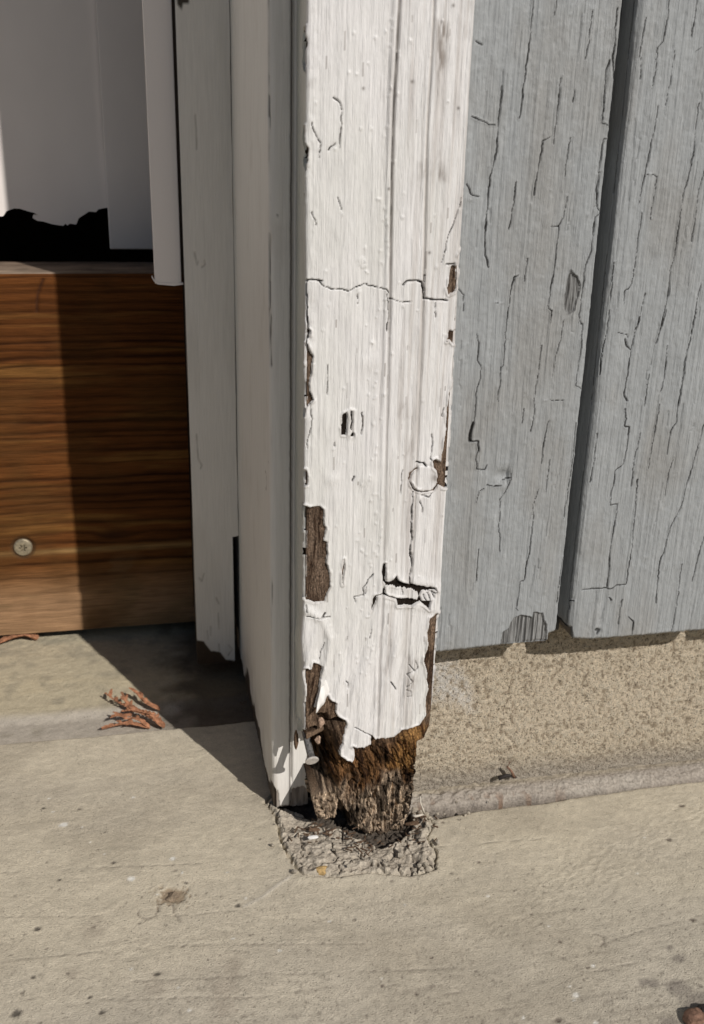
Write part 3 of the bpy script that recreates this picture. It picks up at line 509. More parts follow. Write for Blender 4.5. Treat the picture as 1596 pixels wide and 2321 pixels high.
# ---- shared relief of the face: two scratched-in grooves, brush ridges, runs of nibs
g1 = np.interp(ZZ, [p[1] for p in T0([(868, 1330), (876, 1000), (885, 640), (888, 400), (893, 250), (906, 0)])], [p[0] for p in T0([(868, 1330), (876, 1000), (885, 640), (888, 400), (893, 250), (906, 0)])])
g2 = np.interp(ZZ, [p[1] for p in T0([(935, 1300), (960, 640), (968, 300), (982, 60)])], [p[0] for p in T0([(935, 1300), (960, 640), (968, 300), (982, 60)])])
fade = 0.5+0.5*ss(0.30, 0.44, ZZ)
rel = -0.0026*fade*np.exp(-((MX-g1-0.0002)/0.0008)**2) - 0.0010*fade*ss(g1-0.001, g1+0.0008, MX)*ss(g2+0.001, g2-0.003, MX)
rel += -0.0014*fade*np.exp(-((MX-g2)/0.0007)**2)
rel += 0.0013*fade*np.exp(-((MX-g1+0.0024)/0.0013)**2) + 0.0009*(fbm(MX*90, ZZ*4, 71, 3)-0.5) + 0.0012*(fbm(MX*26, ZZ*14, 72, 3)-0.5)
rel -= 0.0012*np.exp(-((MX-T0([(905, 1500)])[0][0])/0.004)**2)*ss(0.16, 0.11, ZZ)
pr_ = rel + 0.0007*(fbm(MX*700, ZZ*20, 73, 3)-0.5) + 0.0005*(fbm(MX*260, ZZ*90, 74, 3)-0.5)
lowz = ss(0.20, 0.15, ZZ); pr_ += lowz*(0.0022*(fbm((MX-ZZ*0.18)*230, ZZ*40, 75, 4)-0.5) + 0.0034*(fbm((MX-ZZ*0.12)*105, ZZ*16, 78, 2)-0.5))
r = random.Random(12)
nibs = []
for k in range(75):
    z0 = r.uniform(0.13, 0.54); gx_ = float(np.interp(z0, [0.2, 0.54], [-0.0005, 0.0035])) ; nibs.append((gx_ + r.gauss(-0.002, 0.0035), z0, r.uniform(.0005, .0011)))
for k in range(70): nibs.append((r.uniform(-.044, .045), r.uniform(.1, .54), r.uniform(.0005, .0010)))
for (x0, z0, rr) in nibs:
    m = (np.abs(MX-x0) < rr*3) & (np.abs(ZZ-z0) < rr*3); pr_[m] += 0.0005*np.exp(-(((MX[m]-x0)**2+((ZZ[m]-z0)*0.85)**2)/rr**2))
for (px, py, rr) in [(822, 375, 12), (790, 1205, 10), (560, 1200, 9)]:
    x0, z0 = T0([(px, py)], ZT)[0]; rr /= 1995*1.1; pr_ += 0.0008*np.exp(-((MX-x0)**2+(ZZ-z0)**2)/rr**2)
# rough blister and old filler scabs
bl = poly(mxw, mzw, T0([(720, 1760), (760, 1765), (785, 1830), (790, 1885), (760, 1870), (722, 1820)], ZA), 0.003); pr_ += ss(-0.0004, 0.0006, bl)*0.0012*(fbm(MX*900, ZZ*900, 76, 2)-0.3)
ldg = MX-XL; pr_ += np.exp(-((ldg-0.0035)/0.003)**2)*ss(0.26, 0.34, ZZ)*0.0014*(fbm(MX*160, ZZ*110, 77, 3)-0.45)
# plug: filled screw hole, a round raised disc
pcx, pcz = T0([(1205, 1205)], ZT)[0]; prad = 0.0108
pd = np.hypot(MX-pcx, (ZZ-pcz)*1.08)
pr_ += 0.0004*(1-ss(prad*0.85, prad*1.0, pd)) - 0.0003*np.exp(-((pd-prad)/0.0005)**2)
# the missing block: paint lifts round it
hb = poly(MX, ZZ, T0([(920, 1900), (1300, 1960), (1260, 2110), (930, 2060)], ZT), 0.02); pr_ += 0.0007*np.exp(-((hb+0.001)/0.003)**2)
# lower left fold of thick paint
lf = line(MX, ZZ, T0([(480, 130), (590, 200), (640, 330), (620, 480), (560, 700)], ZB), 0.012); pr_ += 0.0016*np.exp(-(lf/0.0030)**2)
# ---- paint colour
C = np.empty(MX.shape+(3,)); C[:] = (0.735, 0.722, 0.715)
C = mix(C, (0.47, 0.435, 0.41), np.clip((fbm(MX*500, ZZ*12, 81, 3)-0.47)*4, 0, 1)*0.6*ss(-0.01, 0.01, MX-g1+0.004))
C = mix(C, (0.665, 0.66, 0.625), np.clip((fbm(MX*30, ZZ*9, 82, 3)-0.5)*4, 0, 1)*0.6)
C = mix(C, (0.22, 0.20, 0.185), np.exp(-((MX-g1-0.0003)/0.0008)**2)*fade*0.8); C = mix(C, (0.52, 0.49, 0.46), np.exp(-((MX-g2)/0.0008)**2)*fade*0.75)
grime = fbm(MX*900, ZZ*130, 83, 4)
for z, pts, a in [(ZA, [(1250, 130), (1290, 110), (1340, 160), (1350, 300), (1320, 460), (1275, 560), (1245, 480)], .8), (ZA, [(1220, 1170), (1290, 1020), (1320, 1180), (1330, 1250), (1230, 1250)], .7), (ZA, [(1130, 1110), (1190, 1110), (1200, 1200), (1130, 1240)], .5), (ZA, [(1430, 150), (1485, 160), (1490, 280), (1440, 260)], .4),
               (ZT, [(1040, 660), (1090, 670), (1100, 760), (1040, 800), (1010, 740)], .45), (ZT, [(1100, 920), (1150, 850), (1140, 1000), (1060, 1060)], .4), (ZA, [(1485, 10), (1510, 10), (1500, 80), (1480, 80)], .7), (ZA, [(350, 560), (410, 540), (415, 610), (360, 620)], .4),
               (ZB, [(1180, 440), (1270, 480), (1270, 640), (1220, 760), (1160, 760), (1190, 600)], .55), (ZB, [(1050, 440), (1090, 480), (1040, 620), (1010, 560)], .4), (ZB, [(960, 720), (1000, 740), (980, 830), (950, 800)], .4)]:
    s = poly(MX, ZZ, T0(pts, z), 0.006); C = mix(C, (0.20, 0.165, 0.14), ss(-0.002, 0.0035, s)*a*np.clip(grime*3.2-1.0, 0, 1))
for k in range(46):
    x0, z0 = r.uniform(-.044, .045), r.uniform(.09, .54); L = r.uniform(.0008, .005); m = (np.abs(MX-x0) < .0005) & (np.abs(ZZ-z0) < L)
    C[m] = mix(C[m], (0.22, 0.19, 0.17), np.full(m.sum(), r.uniform(.2, .6)))
for (px, py) in [(1407, 743), (1372, 38), (927, 1296), (1093, 560), (1208, 1735), (755, 607)]:
    x0, z0 = T0([(px, py)], ZA)[0]; C = mix(C, (0.12, 0.10, 0.085), np.exp(-((MX-x0)**2+(ZZ-z0)**2)/0.0009**2)*.85)
C = mix(C, (0.60, 0.60, 0.54), ss(XL-0.001, XL-0.006, MX)*0.9)            # greener and darker on the return
x0, z0 = T0([(1275, 1185)], ZT)[0]; C = mix(C, (0.30, 0.27, 0.25), np.exp(-(((MX-x0)/.0022)**2+((ZZ-z0)/.003)**2))*.7)
C = mix(C, (0.04, 0.03, 0.024), np.clip(hair*1.3, 0, 0.93))
C = mix(C, (0.30, 0.25, 0.21), np.exp(-((bare+0.0004)/0.0005)**2)*0.30)
# ---- wood core
cellx = MX + 0.28*np.clip(ZZ, 0.050, 0.10) + 0.0020*(fbm(MX*120, ZZ*60, 98, 3)-0.5)*2
fib = fbm(cellx*700, ZZ*70, 101, 4, 0.62); fib2 = fbm(cellx*260, ZZ*16, 102, 3)
rot = ss(0.088, 0.060, ZZ+0.006*(fib2-.5)); foot = ss(0.052, 0.030, ZZ+0.034*(fbm(MX*130, ZZ*70, 103, 3)-0.5))
cdep = 0.0010 - rel + 0.0010*(fib-0.5) + ss(0, 0.003, bare)*0.0006 + rot*(0.0020+0.0045*(fib-0.5)+0.0030*(fib2-0.5)) + foot*0.0038*(fbm(MX*480, ZZ*230, 104, 4, 0.6)-0.5)*1.3
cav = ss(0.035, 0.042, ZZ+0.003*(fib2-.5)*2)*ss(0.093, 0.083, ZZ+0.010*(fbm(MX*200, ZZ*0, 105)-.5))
cdep += np.where(front, cav*np.maximum(0, (-0.0195-MX + 0.0016*(fib-.5)*2 + 0.003*(fbm(MX*60, ZZ*90, 106)-.5))*2.15), 0)
hl = poly(mxw, mzw, T0([(545, 880), (620, 870), (640, 920), (700, 900), (740, 930), (690, 960), (640, 1010), (560, 990)], ZB), 0.01); cdep += np.where(front, ss(-0.001, 0.004, hl)*0.012, 0)
for z, pts, dp in [(ZB, [(712, 1500), (735, 1530), (790, 1600), (800, 1690), (700, 1690), (705, 1600)], .014), (ZB, [(950, 1440), (985, 1450), (975, 1530), (945, 1510)], .007), (ZB, [(640, 1510), (670, 1520), (660, 1550), (635, 1540)], .005), (ZB, [(1070, 1520), (1095, 1540), (1080, 1580), (1065, 1560)], .005), (ZB, [(1150, 1300), (1160, 1330), (1145, 1345)], .004), (ZB, [(990, 1040), (970, 1080), (920, 1090), (935, 1020)], .004)]:
    s = poly(mxw, mzw, T0(pts, z), 0.006); cdep += np.where(front, ss(-0.0004, 0.0012, s)*dp, 0)
chunk = np.floor(fbm(cellx*170, ZZ*42, 109, 2)*7+0.8*fib)/7; cdep += rot*0.0075*(chunk-0.5)
cdep += np.where(crack > -0.0003, 0.0012, 0)
cv = np.clip(fib*2.4-0.7, 0, 1)
K = mix((0.045, 0.024, 0.014), (0.27, 0.185, 0.125), cv)
K = mix(K, mix((0.028, 0.011, 0.005), (0.34, 0.17, 0.065), cv), rot*(1-foot)*0.9)
org = poly(mxw, mzw, T0([(1250, 940), (1340, 960), (1290, 1060), (1250, 1180), (1230, 1330), (1060, 1280), (1100, 1150), (1150, 1010)], ZB), 0.02)
K = mix(K, mix((0.10, 0.038, 0.012), (0.66, 0.36, 0.12), cv), ss(-0.004, 0.004, org)*0.75)
K = mix(K, mix((0.17, 0.125, 0.09), (0.84, 0.645, 0.46), np.clip(fbm(MX*480, ZZ*230, 104, 4, 0.6)*3.0-0.95, 0, 1)), foot*0.92)
K = mix(K, (0.030, 0.013, 0.006), np.where(front, cav*ss(-0.024, -0.030, MX), 0)*0.7)  # shade of the nail cavity painted in over dark rotten wood
K = mix(K, (0.012, 0.006, 0.003), rot*np.clip((fbm(cellx*230, ZZ*60, 110, 3)-0.56)*9, 0, 1)*0.8)
K = mix(K, (0.20, 0.155, 0.125), ss(0.16, 0.175, ZZ)*0.35*cv)
K = mix(K, (0.022, 0.014, 0.010), ((crack > -0.0004) & (bare < 0))*1.0)
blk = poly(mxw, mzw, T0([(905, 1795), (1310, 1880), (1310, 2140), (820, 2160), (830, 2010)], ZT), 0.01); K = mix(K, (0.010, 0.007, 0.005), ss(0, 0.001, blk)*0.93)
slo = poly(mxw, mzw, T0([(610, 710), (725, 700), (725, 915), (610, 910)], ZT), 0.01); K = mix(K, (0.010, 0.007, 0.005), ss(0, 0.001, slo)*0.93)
K = mix(K, (0.035, 0.022, 0.015), ss(-0.001, -0.0035, MX-XL)*ss(0.2, 0.25, ZZ)*0.6)
bot = np.interp(MX, [p[0] for p in T0([(700, 1862), (722, 1866), (750, 1872), (775, 1874), (800, 1890), (818, 1897), (866, 1912), (907, 1900), (931, 1872)])],
                [p[1] for p in T0([(700, 1862), (722, 1866), (750, 1872), (775, 1874), (800, 1890), (818, 1897), (866, 1912), (907, 1900), (931, 1872)])]) + 0.0022*(fbm(MX*420, MX*0, 107, 3)-0.5)
cdep += ss(0.006, 0.0, ZZ-bot)*0.004
alive = ZZ > bot
side_gone = lefts & (ZZ > 0.034) & (ZZ < 0.084+0.004*(fbm(UU_*300, ZZ*0, 108)-.5))
cubes = np.minimum(np.abs(fbm(cellx*150, ZZ*95, 111, 3)-0.5), np.abs(fbm(cellx*190, ZZ*60, 112, 3)-0.5)); cdep += rot*0.0030*ss(0.035, 0.0, cubes); K = mix(K, (0.014, 0.008, 0.005), rot*ss(0.022, 0.0, cubes)*0.85)
hC = -cdep; hC = np.where(bare < 0.0002, np.minimum(hC, pr_-0.0007), hC)
Pc = np.stack([bx+nx*hC, by+ny*hC, ZZ], -1)
kc = (alive & ~side_gone)
kc = kc[:-1, :-1] & kc[1:, 1:]
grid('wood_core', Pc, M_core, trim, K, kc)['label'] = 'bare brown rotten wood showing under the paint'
hP = pr_ + 0.00025
cut = np.maximum(bare, crack); t = ss(-0.00012, 0.00030, cut)
curl = np.exp(-((bare+0.0008)/0.0008)**2)*0.0009*ss(0.3, 0.6, vn(MX*180, ZZ*180, 65))
hP = (hP + curl)*(1-t) + (hC-0.0007)*t
side_paint_gone = lefts & (ZZ < 0.082)
Pp = np.stack([bx+nx*hP, by+ny*hP, ZZ], -1)
kp = (cut < 0.0011) & ~side_paint_gone & (ZZ > 0.035); kp = kp[:-1, :-1] & kp[1:, 1:] & kp[1:, :-1] & kp[:-1, 1:]
grid('paint_coat', Pp, M_white, trim, C, kp)['label'] = 'cracked white paint skin flaking from the edges'

# curled flakes of paint that stand off the wood
def flake(pts, yoff, curlv, m, name='paint_flake', par=trim, th=0.0005, base=0.0):
    A = [at(*p, 1, base) for p in pts]; cz = sum(a[2] for a in A)/len(A); cx_ = sum(a[0] for a in A)/len(A)
    bm = bmesh.new(); vs = [bm.verts.new((a[0], a[1]+yoff+curlv*(a[0]-cx_)+0.35*curlv*(a[2]-cz), a[2])) for a in A]
    f = bm.faces.new(vs); bmesh.ops.triangulate(bm, faces=[f])
    bmesh.ops.subdivide_edges(bm, edges=bm.edges[:], cuts=2, use_grid_fill=True)
    for v in bm.verts: v.co.y += 0.0007*sin(v.co.x*900+v.co.z*300)
    ret = bmesh.ops.solidify(bm, geom=bm.faces[:], thickness=th)
    return bmobj(name, bm, m, par, True)
flake([ZB(*p) for p in [(528, 824), (545, 760), (560, 700), (585, 640), (600, 590), (632, 680), (636, 700), (612, 745), (600, 765), (560, 805)]], -0.0022, 0.45, M_flake)
def lump(name, px, py, Yv, rx, ry, rz_, m, par, seed, sub=2, amp=0.35, z=ID, ground=False, label=None, cat=None, sink=0.0):
    c = at(*z(px, py), 2, 0.0) if ground else at(*z(px, py), 1, Yv)
    bm = bmesh.new(); bmesh.ops.create_icosphere(bm, subdivisions=sub, radius=1)
    r = random.Random(seed); dirs = [Vector((r.gauss(0, 1), r.gauss(0, 1), r.gauss(0, 1))).normalized() for _ in range(9)]; am = [r.uniform(-amp, amp) for _ in dirs]
    for v in bm.verts:
        n = v.co.normalized(); s = 1+sum(a*max(0, n.dot(d))**4 for a, d in zip(am, dirs)) + 0.06*sin(n.x*9+seed)*cos(n.y*11)
        v.co = Vector((n.x*rx*s+c[0], n.y*ry*s+c[1], n.z*rz_*s+c[2]+(rz_*0.55-sink if ground else 0)))
    for v in bm.verts: v.co += Vector((r.gauss(0, .09)*rx, r.gauss(0, .09)*ry, r.gauss(0, .09)*rz_))
    o = bmobj(name, bm, m, par, False)
    if cat: tag(o, label, cat)
    return o
lump('wood_chip', 578, 925, 0.004, .0019, .0014, .0030, M_chipw, trim, 3, z=ZB, amp=.5)
lump('wood_chip', 558, 1055, 0.004, .0016, .0012, .0036, M_chipw, trim, 5, z=ZB, amp=.5)
lump('wood_splinter', 405, 1040, 0.014, .0016, .002, .0075, M_splint, trim, 6, z=ZB, amp=.6)
# bent nail
hc = Vector(at(*ZB(515, 1200), 1, -0.001)); ax = Vector((0.06, -cos(radians(27)), -sin(radians(27)))).normalized()
bm = bmesh.new(); pts = [hc-ax*d + Vector((0, 0, 0.0)) for d in (0.040, 0.028, 0.016, 0.006, 0.0016, 0.0010)]
tube(bm, pts, [.0026, .0027, .00265, .0026, .0028, .0036], 14)
nail = bmobj('nail', bm, M_zinc, trim, True); nail['label'] = 'bent galvanised nail sticking out of the rotten wood'
bm = bmesh.new(); tube(bm, [hc-ax*0.0014, hc-ax*0.0008, hc, hc+ax*0.0004], [.0036, .0047, .0049, .0042], 20)
nh = bmobj('nail_head', bm, M_nailhead, None, False); nh.parent = nail; nh.matrix_parent_inverse = nail.matrix_world.inverted()

# ================================================================== DOOR POST (strip behind the trim and deep return)
post = thing('door_post', 'grey white painted door post with a deep side return, left of the peeling trim', 'door post', (-0.056, 0.14, 0))
PXL, PYF, PB = -0.0632, 0.037, 0.345
fr = np.arange(-0.036, PXL, -0.0006); sd = np.arange(0, PB-PYF, 0.0014)
S = np.concatenate([PXL-fr, -sd])                # >0 on the front strip, <0 on the return
S = np.concatenate([-(fr-PXL)*-1, -sd]); S = np.concatenate([fr-PXL, -sd[1:]])
zz = np.concatenate([np.arange(0.0, 0.13, 0.0008), np.arange(0.13, 0.60, 0.0012), [0.8, 1.4, 2.2]])
SS, ZZ = np.meshgrid(S, zz)
bx = PXL+np.maximum(SS, 0); by = PYF+np.maximum(-SS, 0); nx = np.where(SS < 0, -1.0, 0.0); ny = np.where(SS < 0, 0.0, -1.0)
rad = 0.0042; m = np.abs(SS) < rad; t = np.clip((rad-SS)/(2*rad), 0, 1)*pi/2
bx = np.where(m, PXL+rad-rad*np.sin(t), bx); by = np.where(m, PYF+rad-rad*np.cos(t), by); nx = np.where(m, -np.sin(t), nx); ny = np.where(m, -np.cos(t), ny)
h = 0.0004*(fbm(SS*500, ZZ*14, 601, 3)-0.5) + 0.0010*(fbm(SS*60, ZZ*9, 602, 3)-0.5)
C = np.empty(SS.shape+(3,)); C[:] = (0.74, 0.715, 0.675)
C = mix(C, (0.75, 0.74, 0.70), ss(-0.004, -0.03, SS)*0.7); C = mix(C, (0.70, 0.68, 0.64), np.clip((fbm(SS*60, ZZ*9, 603, 4)-0.5)*4, 0, 1)*0.35)
C = mix(C, (0.40, 0.36, 0.30), np.clip((fbm(SS*45, ZZ*26, 612, 5, 0.6)-0.60)*5, 0, 1)*0.18)
C = mix(C, (0.36, 0.32, 0.26), ss(0.10, 0.0, ZZ)*np.clip(fbm(SS*90, ZZ*60, 613, 4)*2-0.6, 0, 1)*0.5*(SS < 0.004))
chip = np.abs(SS+0.0005+0.0012*(fbm(ZZ*60, ZZ*0, 604)-0.5)*2); on = ss(0.56, 0.64, fbm(ZZ*22, ZZ*0, 605, 3))
t = np.exp(-(chip/0.00055)**2)*on*ss(0.12, 0.2, ZZ); h -= 0.0010*t; C = mix(C, (0.09, 0.07, 0.055), t*0.85)
PF = lambda pts: [(a[0]-PXL, a[1]) for a in wall(pts, PYF)]
for pts in [[(601, 215), (603, 262)], [(602, 530), (604, 600), (602, 640)], [(601, 700), (607, 770), (612, 830)], [(603, 640), (604, 700)]]:
    d = line(SS, ZZ, PF(pts), 0.003); h -= 0.001*np.exp(-(d/0.0006)**2); C = mix(C, (0.06, 0.045, 0.035), np.exp(-(d/0.0006)**2)*.9)
for (px, py) in [(629, 489), (590, 1055)]:
    x0, z0 = PF([(px, py)])[0]; C = mix(C, (0.06, 0.05, 0.04), np.exp(-((SS-x0)**2+(ZZ-z0)**2)/0.0007**2)*.85)
rc = np.hypot(SS+0.022, ZZ-0.255); C = mix(C, (0.10, 0.08, 0.065), np.exp(-((rc-0.006)/0.0006)**2)*.6*(SS > -0.024))
# bare grey foot of the strip and dark, broken lower edge of the return
ft = 0.0190 - 0.0150*ss(0.0045, 0.0062, SS)*ss(0.0150, 0.0135, SS) + 0.0035*(fbm(SS*300, ZZ*60, 606, 3)-0.5)*2
t = ss(0.0008, -0.0006, ZZ-ft)*(SS > -0.002); gr = fbm(SS*700, ZZ*60, 607, 3)
h -= 0.0010*t; C = mix(C, mix((0.10, 0.08, 0.068), (0.34, 0.30, 0.265), np.clip(gr*2.3-.6, 0, 1)), t)
t = ss(0.002, -0.001, ZZ-(0.006+0.036*fbm(SS*38, ZZ*0, 608, 3, 0.5)**1.6))*(SS < 0.003); h -= 0.0015*t; C = mix(C, (0.055, 0.035, 0.022), t*0.95)
keep = (ZZ > 0.0015+0.003*fbm(SS*200, SS*0, 609, 3))[:-1, :-1]
h -= np.exp(-((bx+0.0485)/0.0006)**2)*(SS > 0)*0.003*ss(0.02, 0.03, ZZ); C = mix(C, (0.05, 0.038, 0.03), np.exp(-((bx+0.0497+0.0006*(fbm(ZZ*200, ZZ*0, 611, 3)-.5))/0.0007)**2)*(SS > 0)*0.9)
grid('post_face', np.stack([bx+nx*h, by+ny*h, ZZ], -1), M_shade, post, C, keep)
box('post_core', (-0.0600, 0.0420, 0.006), (-0.03, 0.50, 2.2), M_dark, post)

# ================================================================== BACK CASING AND STOP STRIP
cas = thing('casing_board', 'narrow grey white casing board with scuffed rotten foot, back in the door recess', 'casing', (-0.086, 0.26, 0.015))
U, ZZ = np.meshgrid(np.concatenate([-0.1036-np.arange(0.02, 0, -0.002), np.arange(-0.1036, -0.0633, 0.0008), -0.0633+np.arange(0, 0.02, 0.002)]), np.concatenate([np.arange(0.012, 0.62, 0.0011), [0.8, 1.4, 2.2]]))
x_ = np.clip(U, -0.1036, -0.0633); ov = np.abs(U-x_); wdn = ss(0.30, 0.0, ZZ)*0.0
tap = np.where(U > -0.0700, (0.5*ss(0.30, 0.62, ZZ))*0.008, 0)
h = 0.0009*(fbm(x_*80, ZZ*8, 701, 3)-0.5); C = np.empty(U.shape+(3,)); C[:] = (0.74, 0.71, 0.665)
C = mix(C, (0.03, 0.025, 0.02), ss(0.002, 0.006, ov)); C = mix(C, (0.60, 0.57, 0.52), np.clip((fbm(x_*60, ZZ*10, 702, 4)-0.5)*4, 0, 1)*0.4)
for pts in [[(443, 260), (445, 300), (446, 338)], [(441, 572), (447, 600), (450, 592)], [(463, 590), (465, 600), (458, 605)], [(495, 1390), (497, 1425)], [(478, 1420), (478, 1440)], [(463, 1300), (458, 1318), (452, 1310)], [(446, 985), (450, 1040), (458, 1055), (455, 1062)], [(490, 1355), (497, 1368)], [(519, 1462), (527, 1472), (518, 1485)], [(470, 1430), (472, 1450)], [(497, 1460), (498, 1475)]]:
    d = line(U, ZZ, wall(pts, 0.25), 0.004); t = np.exp(-(d/0.0007)**2)*(0.3+fbm(U*500, ZZ*200, 705, 2)); h -= 0.0005*t; C = mix(C, (0.22, 0.19, 0.16), np.clip(t*0.55, 0, 1))
d = poly(U, ZZ, wall([(400, -10), (430, -10), (428, 8), (415, 8), (412, 22), (402, 10)], 0.25), 0.01); C = mix(C, (0.05, 0.04, 0.03), ss(-0.001, 0.001, d))
ft = np.interp(x_, [p[0] for p in wall([(447, 1452), (462, 1455), (478, 1476), (500, 1480), (512, 1495), (532, 1500)], 0.25)], [p[1] for p in wall([(447, 1452), (462, 1455), (478, 1476), (500, 1480), (512, 1495), (532, 1500)], 0.25)])+0.002*(fbm(x_*300, x_*0, 703)-.5)
t = ss(0.001, -0.001, ZZ-ft); h -= 0.0012*t; C = mix(C, (0.055, 0.035, 0.022), t)
ge = ss(0.30, 0.16, ZZ)*0.0012
zg = at(536, 1216, 1, 0.25)[2]
xe = np.where(ZZ < zg, -0.0690, -0.0636-0.0006*ss(0.40, 0.20, ZZ)*fbm(ZZ*120, ZZ*0, 704)); x_ = np.minimum(x_, xe)
grid('casing_face', np.stack([x_, 0.25+ov-h, ZZ], -1), M_shade, cas, C)
box('lining', (-0.1010, 0.271, 0.03), (-0.066, 0.50, 2.2), M_dark, cas)

strip = thing('stop_strip', 'smooth pale strip hanging beside the casing, its painted end curling at the bottom', 'trim strip', (-0.115, 0.27, 0.36))
z_b = at(380, 643, 1, 0.262)[2]
box('strip_bar', (-0.1272, 0.262, z_b), (-0.1056, 0.275, 2.2), M_strip, strip, 0.0008)
bm = bmesh.new(); A = [at(x, y, 1, 0.2615) for x, y in [(345, 626), (349, 634), (356, 640), (372, 641), (415, 641), (416, 645), (395, 648), (372, 646), (358, 645), (349, 638), (344, 629)]]
f = bm.faces.new([bm.verts.new(a) for a in A]); ex = bmesh.ops.extrude_face_region(bm, geom=[f])
bmesh.ops.translate(bm, verts=[v for v in ex['geom'] if isinstance(v, bmesh.types.BMVert)], vec=(0, 0.006, 0))
bmobj('paint_drip', bm, M_strip, strip)

# ================================================================== DOOR PANELS
YD = 0.44
dp = thing('door_panel', 'plain grey door panel whose bottom edge has rotted away over a black hole', 'door panel', (-0.25, YD, 0.4))
zt = 0.36
bx0 = [at(x, y, 1, YD) for x, y in [(-260, 500), (-100, 492), (8, 498), (22, 482), (45, 474), (70, 473), (96, 482), (130, 487), (136, 492), (126, 494), (112, 495), (125, 504), (150, 507), (175, 515), (205, 520), (228, 518), (232, 511), (243, 517), (252, 513), (268, 516), (276, 510), (278, 498), (290, 494), (300, 484), (318, 478), (333, 483), (345, 474), (372, 470), (380, 466)]]
def upto(x): return (x/1.7733)/1.5664
raw = [(-300, 1360), (20, 1362), (40, 1330), (90, 1312), (130, 1315), (175, 1330), (215, 1340), (243, 1355), (210, 1352), (205, 1372), (235, 1390), (275, 1395), (330, 1412), (400, 1422), (412, 1408), (425, 1420), (440, 1408), (480, 1414), (495, 1375), (530, 1352), (560, 1332), (605, 1335), (620, 1318), (657, 1310), (760, 1300)]
edge = [at(*zoomer(0, 0, 1.7733)(x, y), 1, YD) for x, y in raw]
bm = bmesh.new(); top = 2.2
prof = [(e_[0], e_[2]) for e_ in edge]
prof = [(-0.9, prof[0][1])] + prof + [(-0.08, prof[-1][1]), (-0.08, top), (-0.9, top)]
f = bm.faces.new([bm.verts.new((a, YD, b)) for a, b in prof]); ex = bmesh.ops.extrude_face_region(bm, geom=[f])
bmesh.ops.translate(bm, verts=[v for v in ex['geom'] if isinstance(v, bmesh.types.BMVert)], vec=(0, 0.012, 0))
bmesh.ops.triangulate(bm, faces=[f_ for f_ in bm.faces if len(f_.verts) > 4])
bmobj('panel_sheet', bm, M_panel, dp)
sp = thing('door_stile', 'narrow flat grey board beside the rotted door panel, ending above the sill', 'door stile', (-0.14, YD-0.006, 0.37))
xs = at(216, 0, 1, YD-0.006)[0]; zs_ = at(280, 565, 1, YD-0.006)[2]
box('stile_board', (xs, YD-0.006, zs_), (-0.085, YD-0.0005, 2.2), M_panel, sp, 0.0012)
box('edge_bead', (xs-0.0012, YD-0.0045, 0.455), (xs-0.0002, YD-0.0006, 2.2), M_panel, sp)
cavt = thing('floor_void', 'black hollow under the rotted door panel above the sill', 'hollow', (-0.3, 0.6, 0.34))
box('void_back', (-0.9, 0.80, 0.10), (-0.05, 0.82, 2.2), M_dark, cavt); box('void_side', (-0.06, 0.55, 0.10), (-0.04, 0.798, 2.2), M_dark, cavt)

# ================================================================== TIMBER SILL
YB = 0.345
sill = thing('timber_sill', 'stained brown timber sill with strong horizontal grain under the door', 'sill', (-0.25, 0.4, 0.01))
zt = at(105, 618, 1, YB)[2]; zb = at(170, 1428, 1, YB)[2]
zf = np.arange(zb, zt, 0.0009); tops = np.arange(0.0015, 0.088, 0.002)
xs = np.concatenate([[-0.9, -0.6], np.arange(-0.40, -0.075, 0.0014)])
V = np.concatenate([zf-zt, [0], tops])
XX, VV = np.meshgrid(xs, V)
H = zt-zb
lvl = VV + 0.0060*(fbm(XX*5, VV*9, 801, 3)-0.5)*2 + 0.0012*(fbm(XX*45, VV*25, 802, 3)-0.5)
kn = np.exp(-(((XX+0.305)/0.02)**2+((VV+0.055)/0.013)**2)); lvl += 0.012*kn; k2x, k2z = wall([(262, 1212)], YB)[0]; kn2 = np.exp(-(((XX-k2x)/0.022)**2+((VV+zt-k2z)/0.008)**2)); lvl += 0.007*kn2
g3 = fbm(lvl*420, XX*6, 804, 3); dens = ss(-H*0.99, -H*0.70, VV)
ring = np.zeros_like(XX); r = random.Random(31); zc = 0.0
while zc > -H-0.01:
    zc -= r.uniform(0.0042, 0.0105) if zc > -0.16 else r.uniform(0.006, 0.016)
    tk = r.uniform(0.0005, 0.0015); st = r.uniform(0.45, 1.0); a = (lvl-zc-0.0016*(vn(XX*22, XX*0, 820+int(-zc*9000))-.5))/tk
    ring = np.maximum(ring, st*np.exp(-np.where(a > 0, a*0.45, a)**2))
ring = np.clip(ring*(0.25+0.75*dens)*(0.75+0.5*fbm(XX*40, lvl*300, 809, 3)), 0, 1)
isT = VV > 0
C = mix((0.130, 0.046, 0.012), (0.17, 0.080, 0.024), 1-dens); C = mix(C, (0.25, 0.125, 0.035), np.clip((fbm(lvl*130, XX*8, 812, 3)-0.55)*6, 0, 1)*0.6); C = mix(C, (0.33, 0.20, 0.11), ss(-H*0.78, -H*0.94, VV)*0.95)
C = mix(C, (0.070, 0.024, 0.006), np.clip((fbm(lvl*60, XX*3, 805, 3)-0.45)*3, 0, 1)*0.55*dens)
C = mix(C, (0.022, 0.007, 0.002), ring*0.9)
C = mix(C, (0.42, 0.27, 0.11), np.exp(-((VV+H*0.755)/0.003)**2)*.5)
C = mix(C, (0.22, 0.14, 0.07), np.clip((fbm(XX*30, VV*55, 806, 3)-0.56)*7, 0, 1)*ss(-H*.75, -H*.85, VV)*.6)
C = np.where(isT[..., None], mix((0.26, 0.20, 0.15), (0.13, 0.09, 0.065), np.clip(fbm(XX*12, VV*260, 807, 3)*2.2-.7, 0, 1)), C)
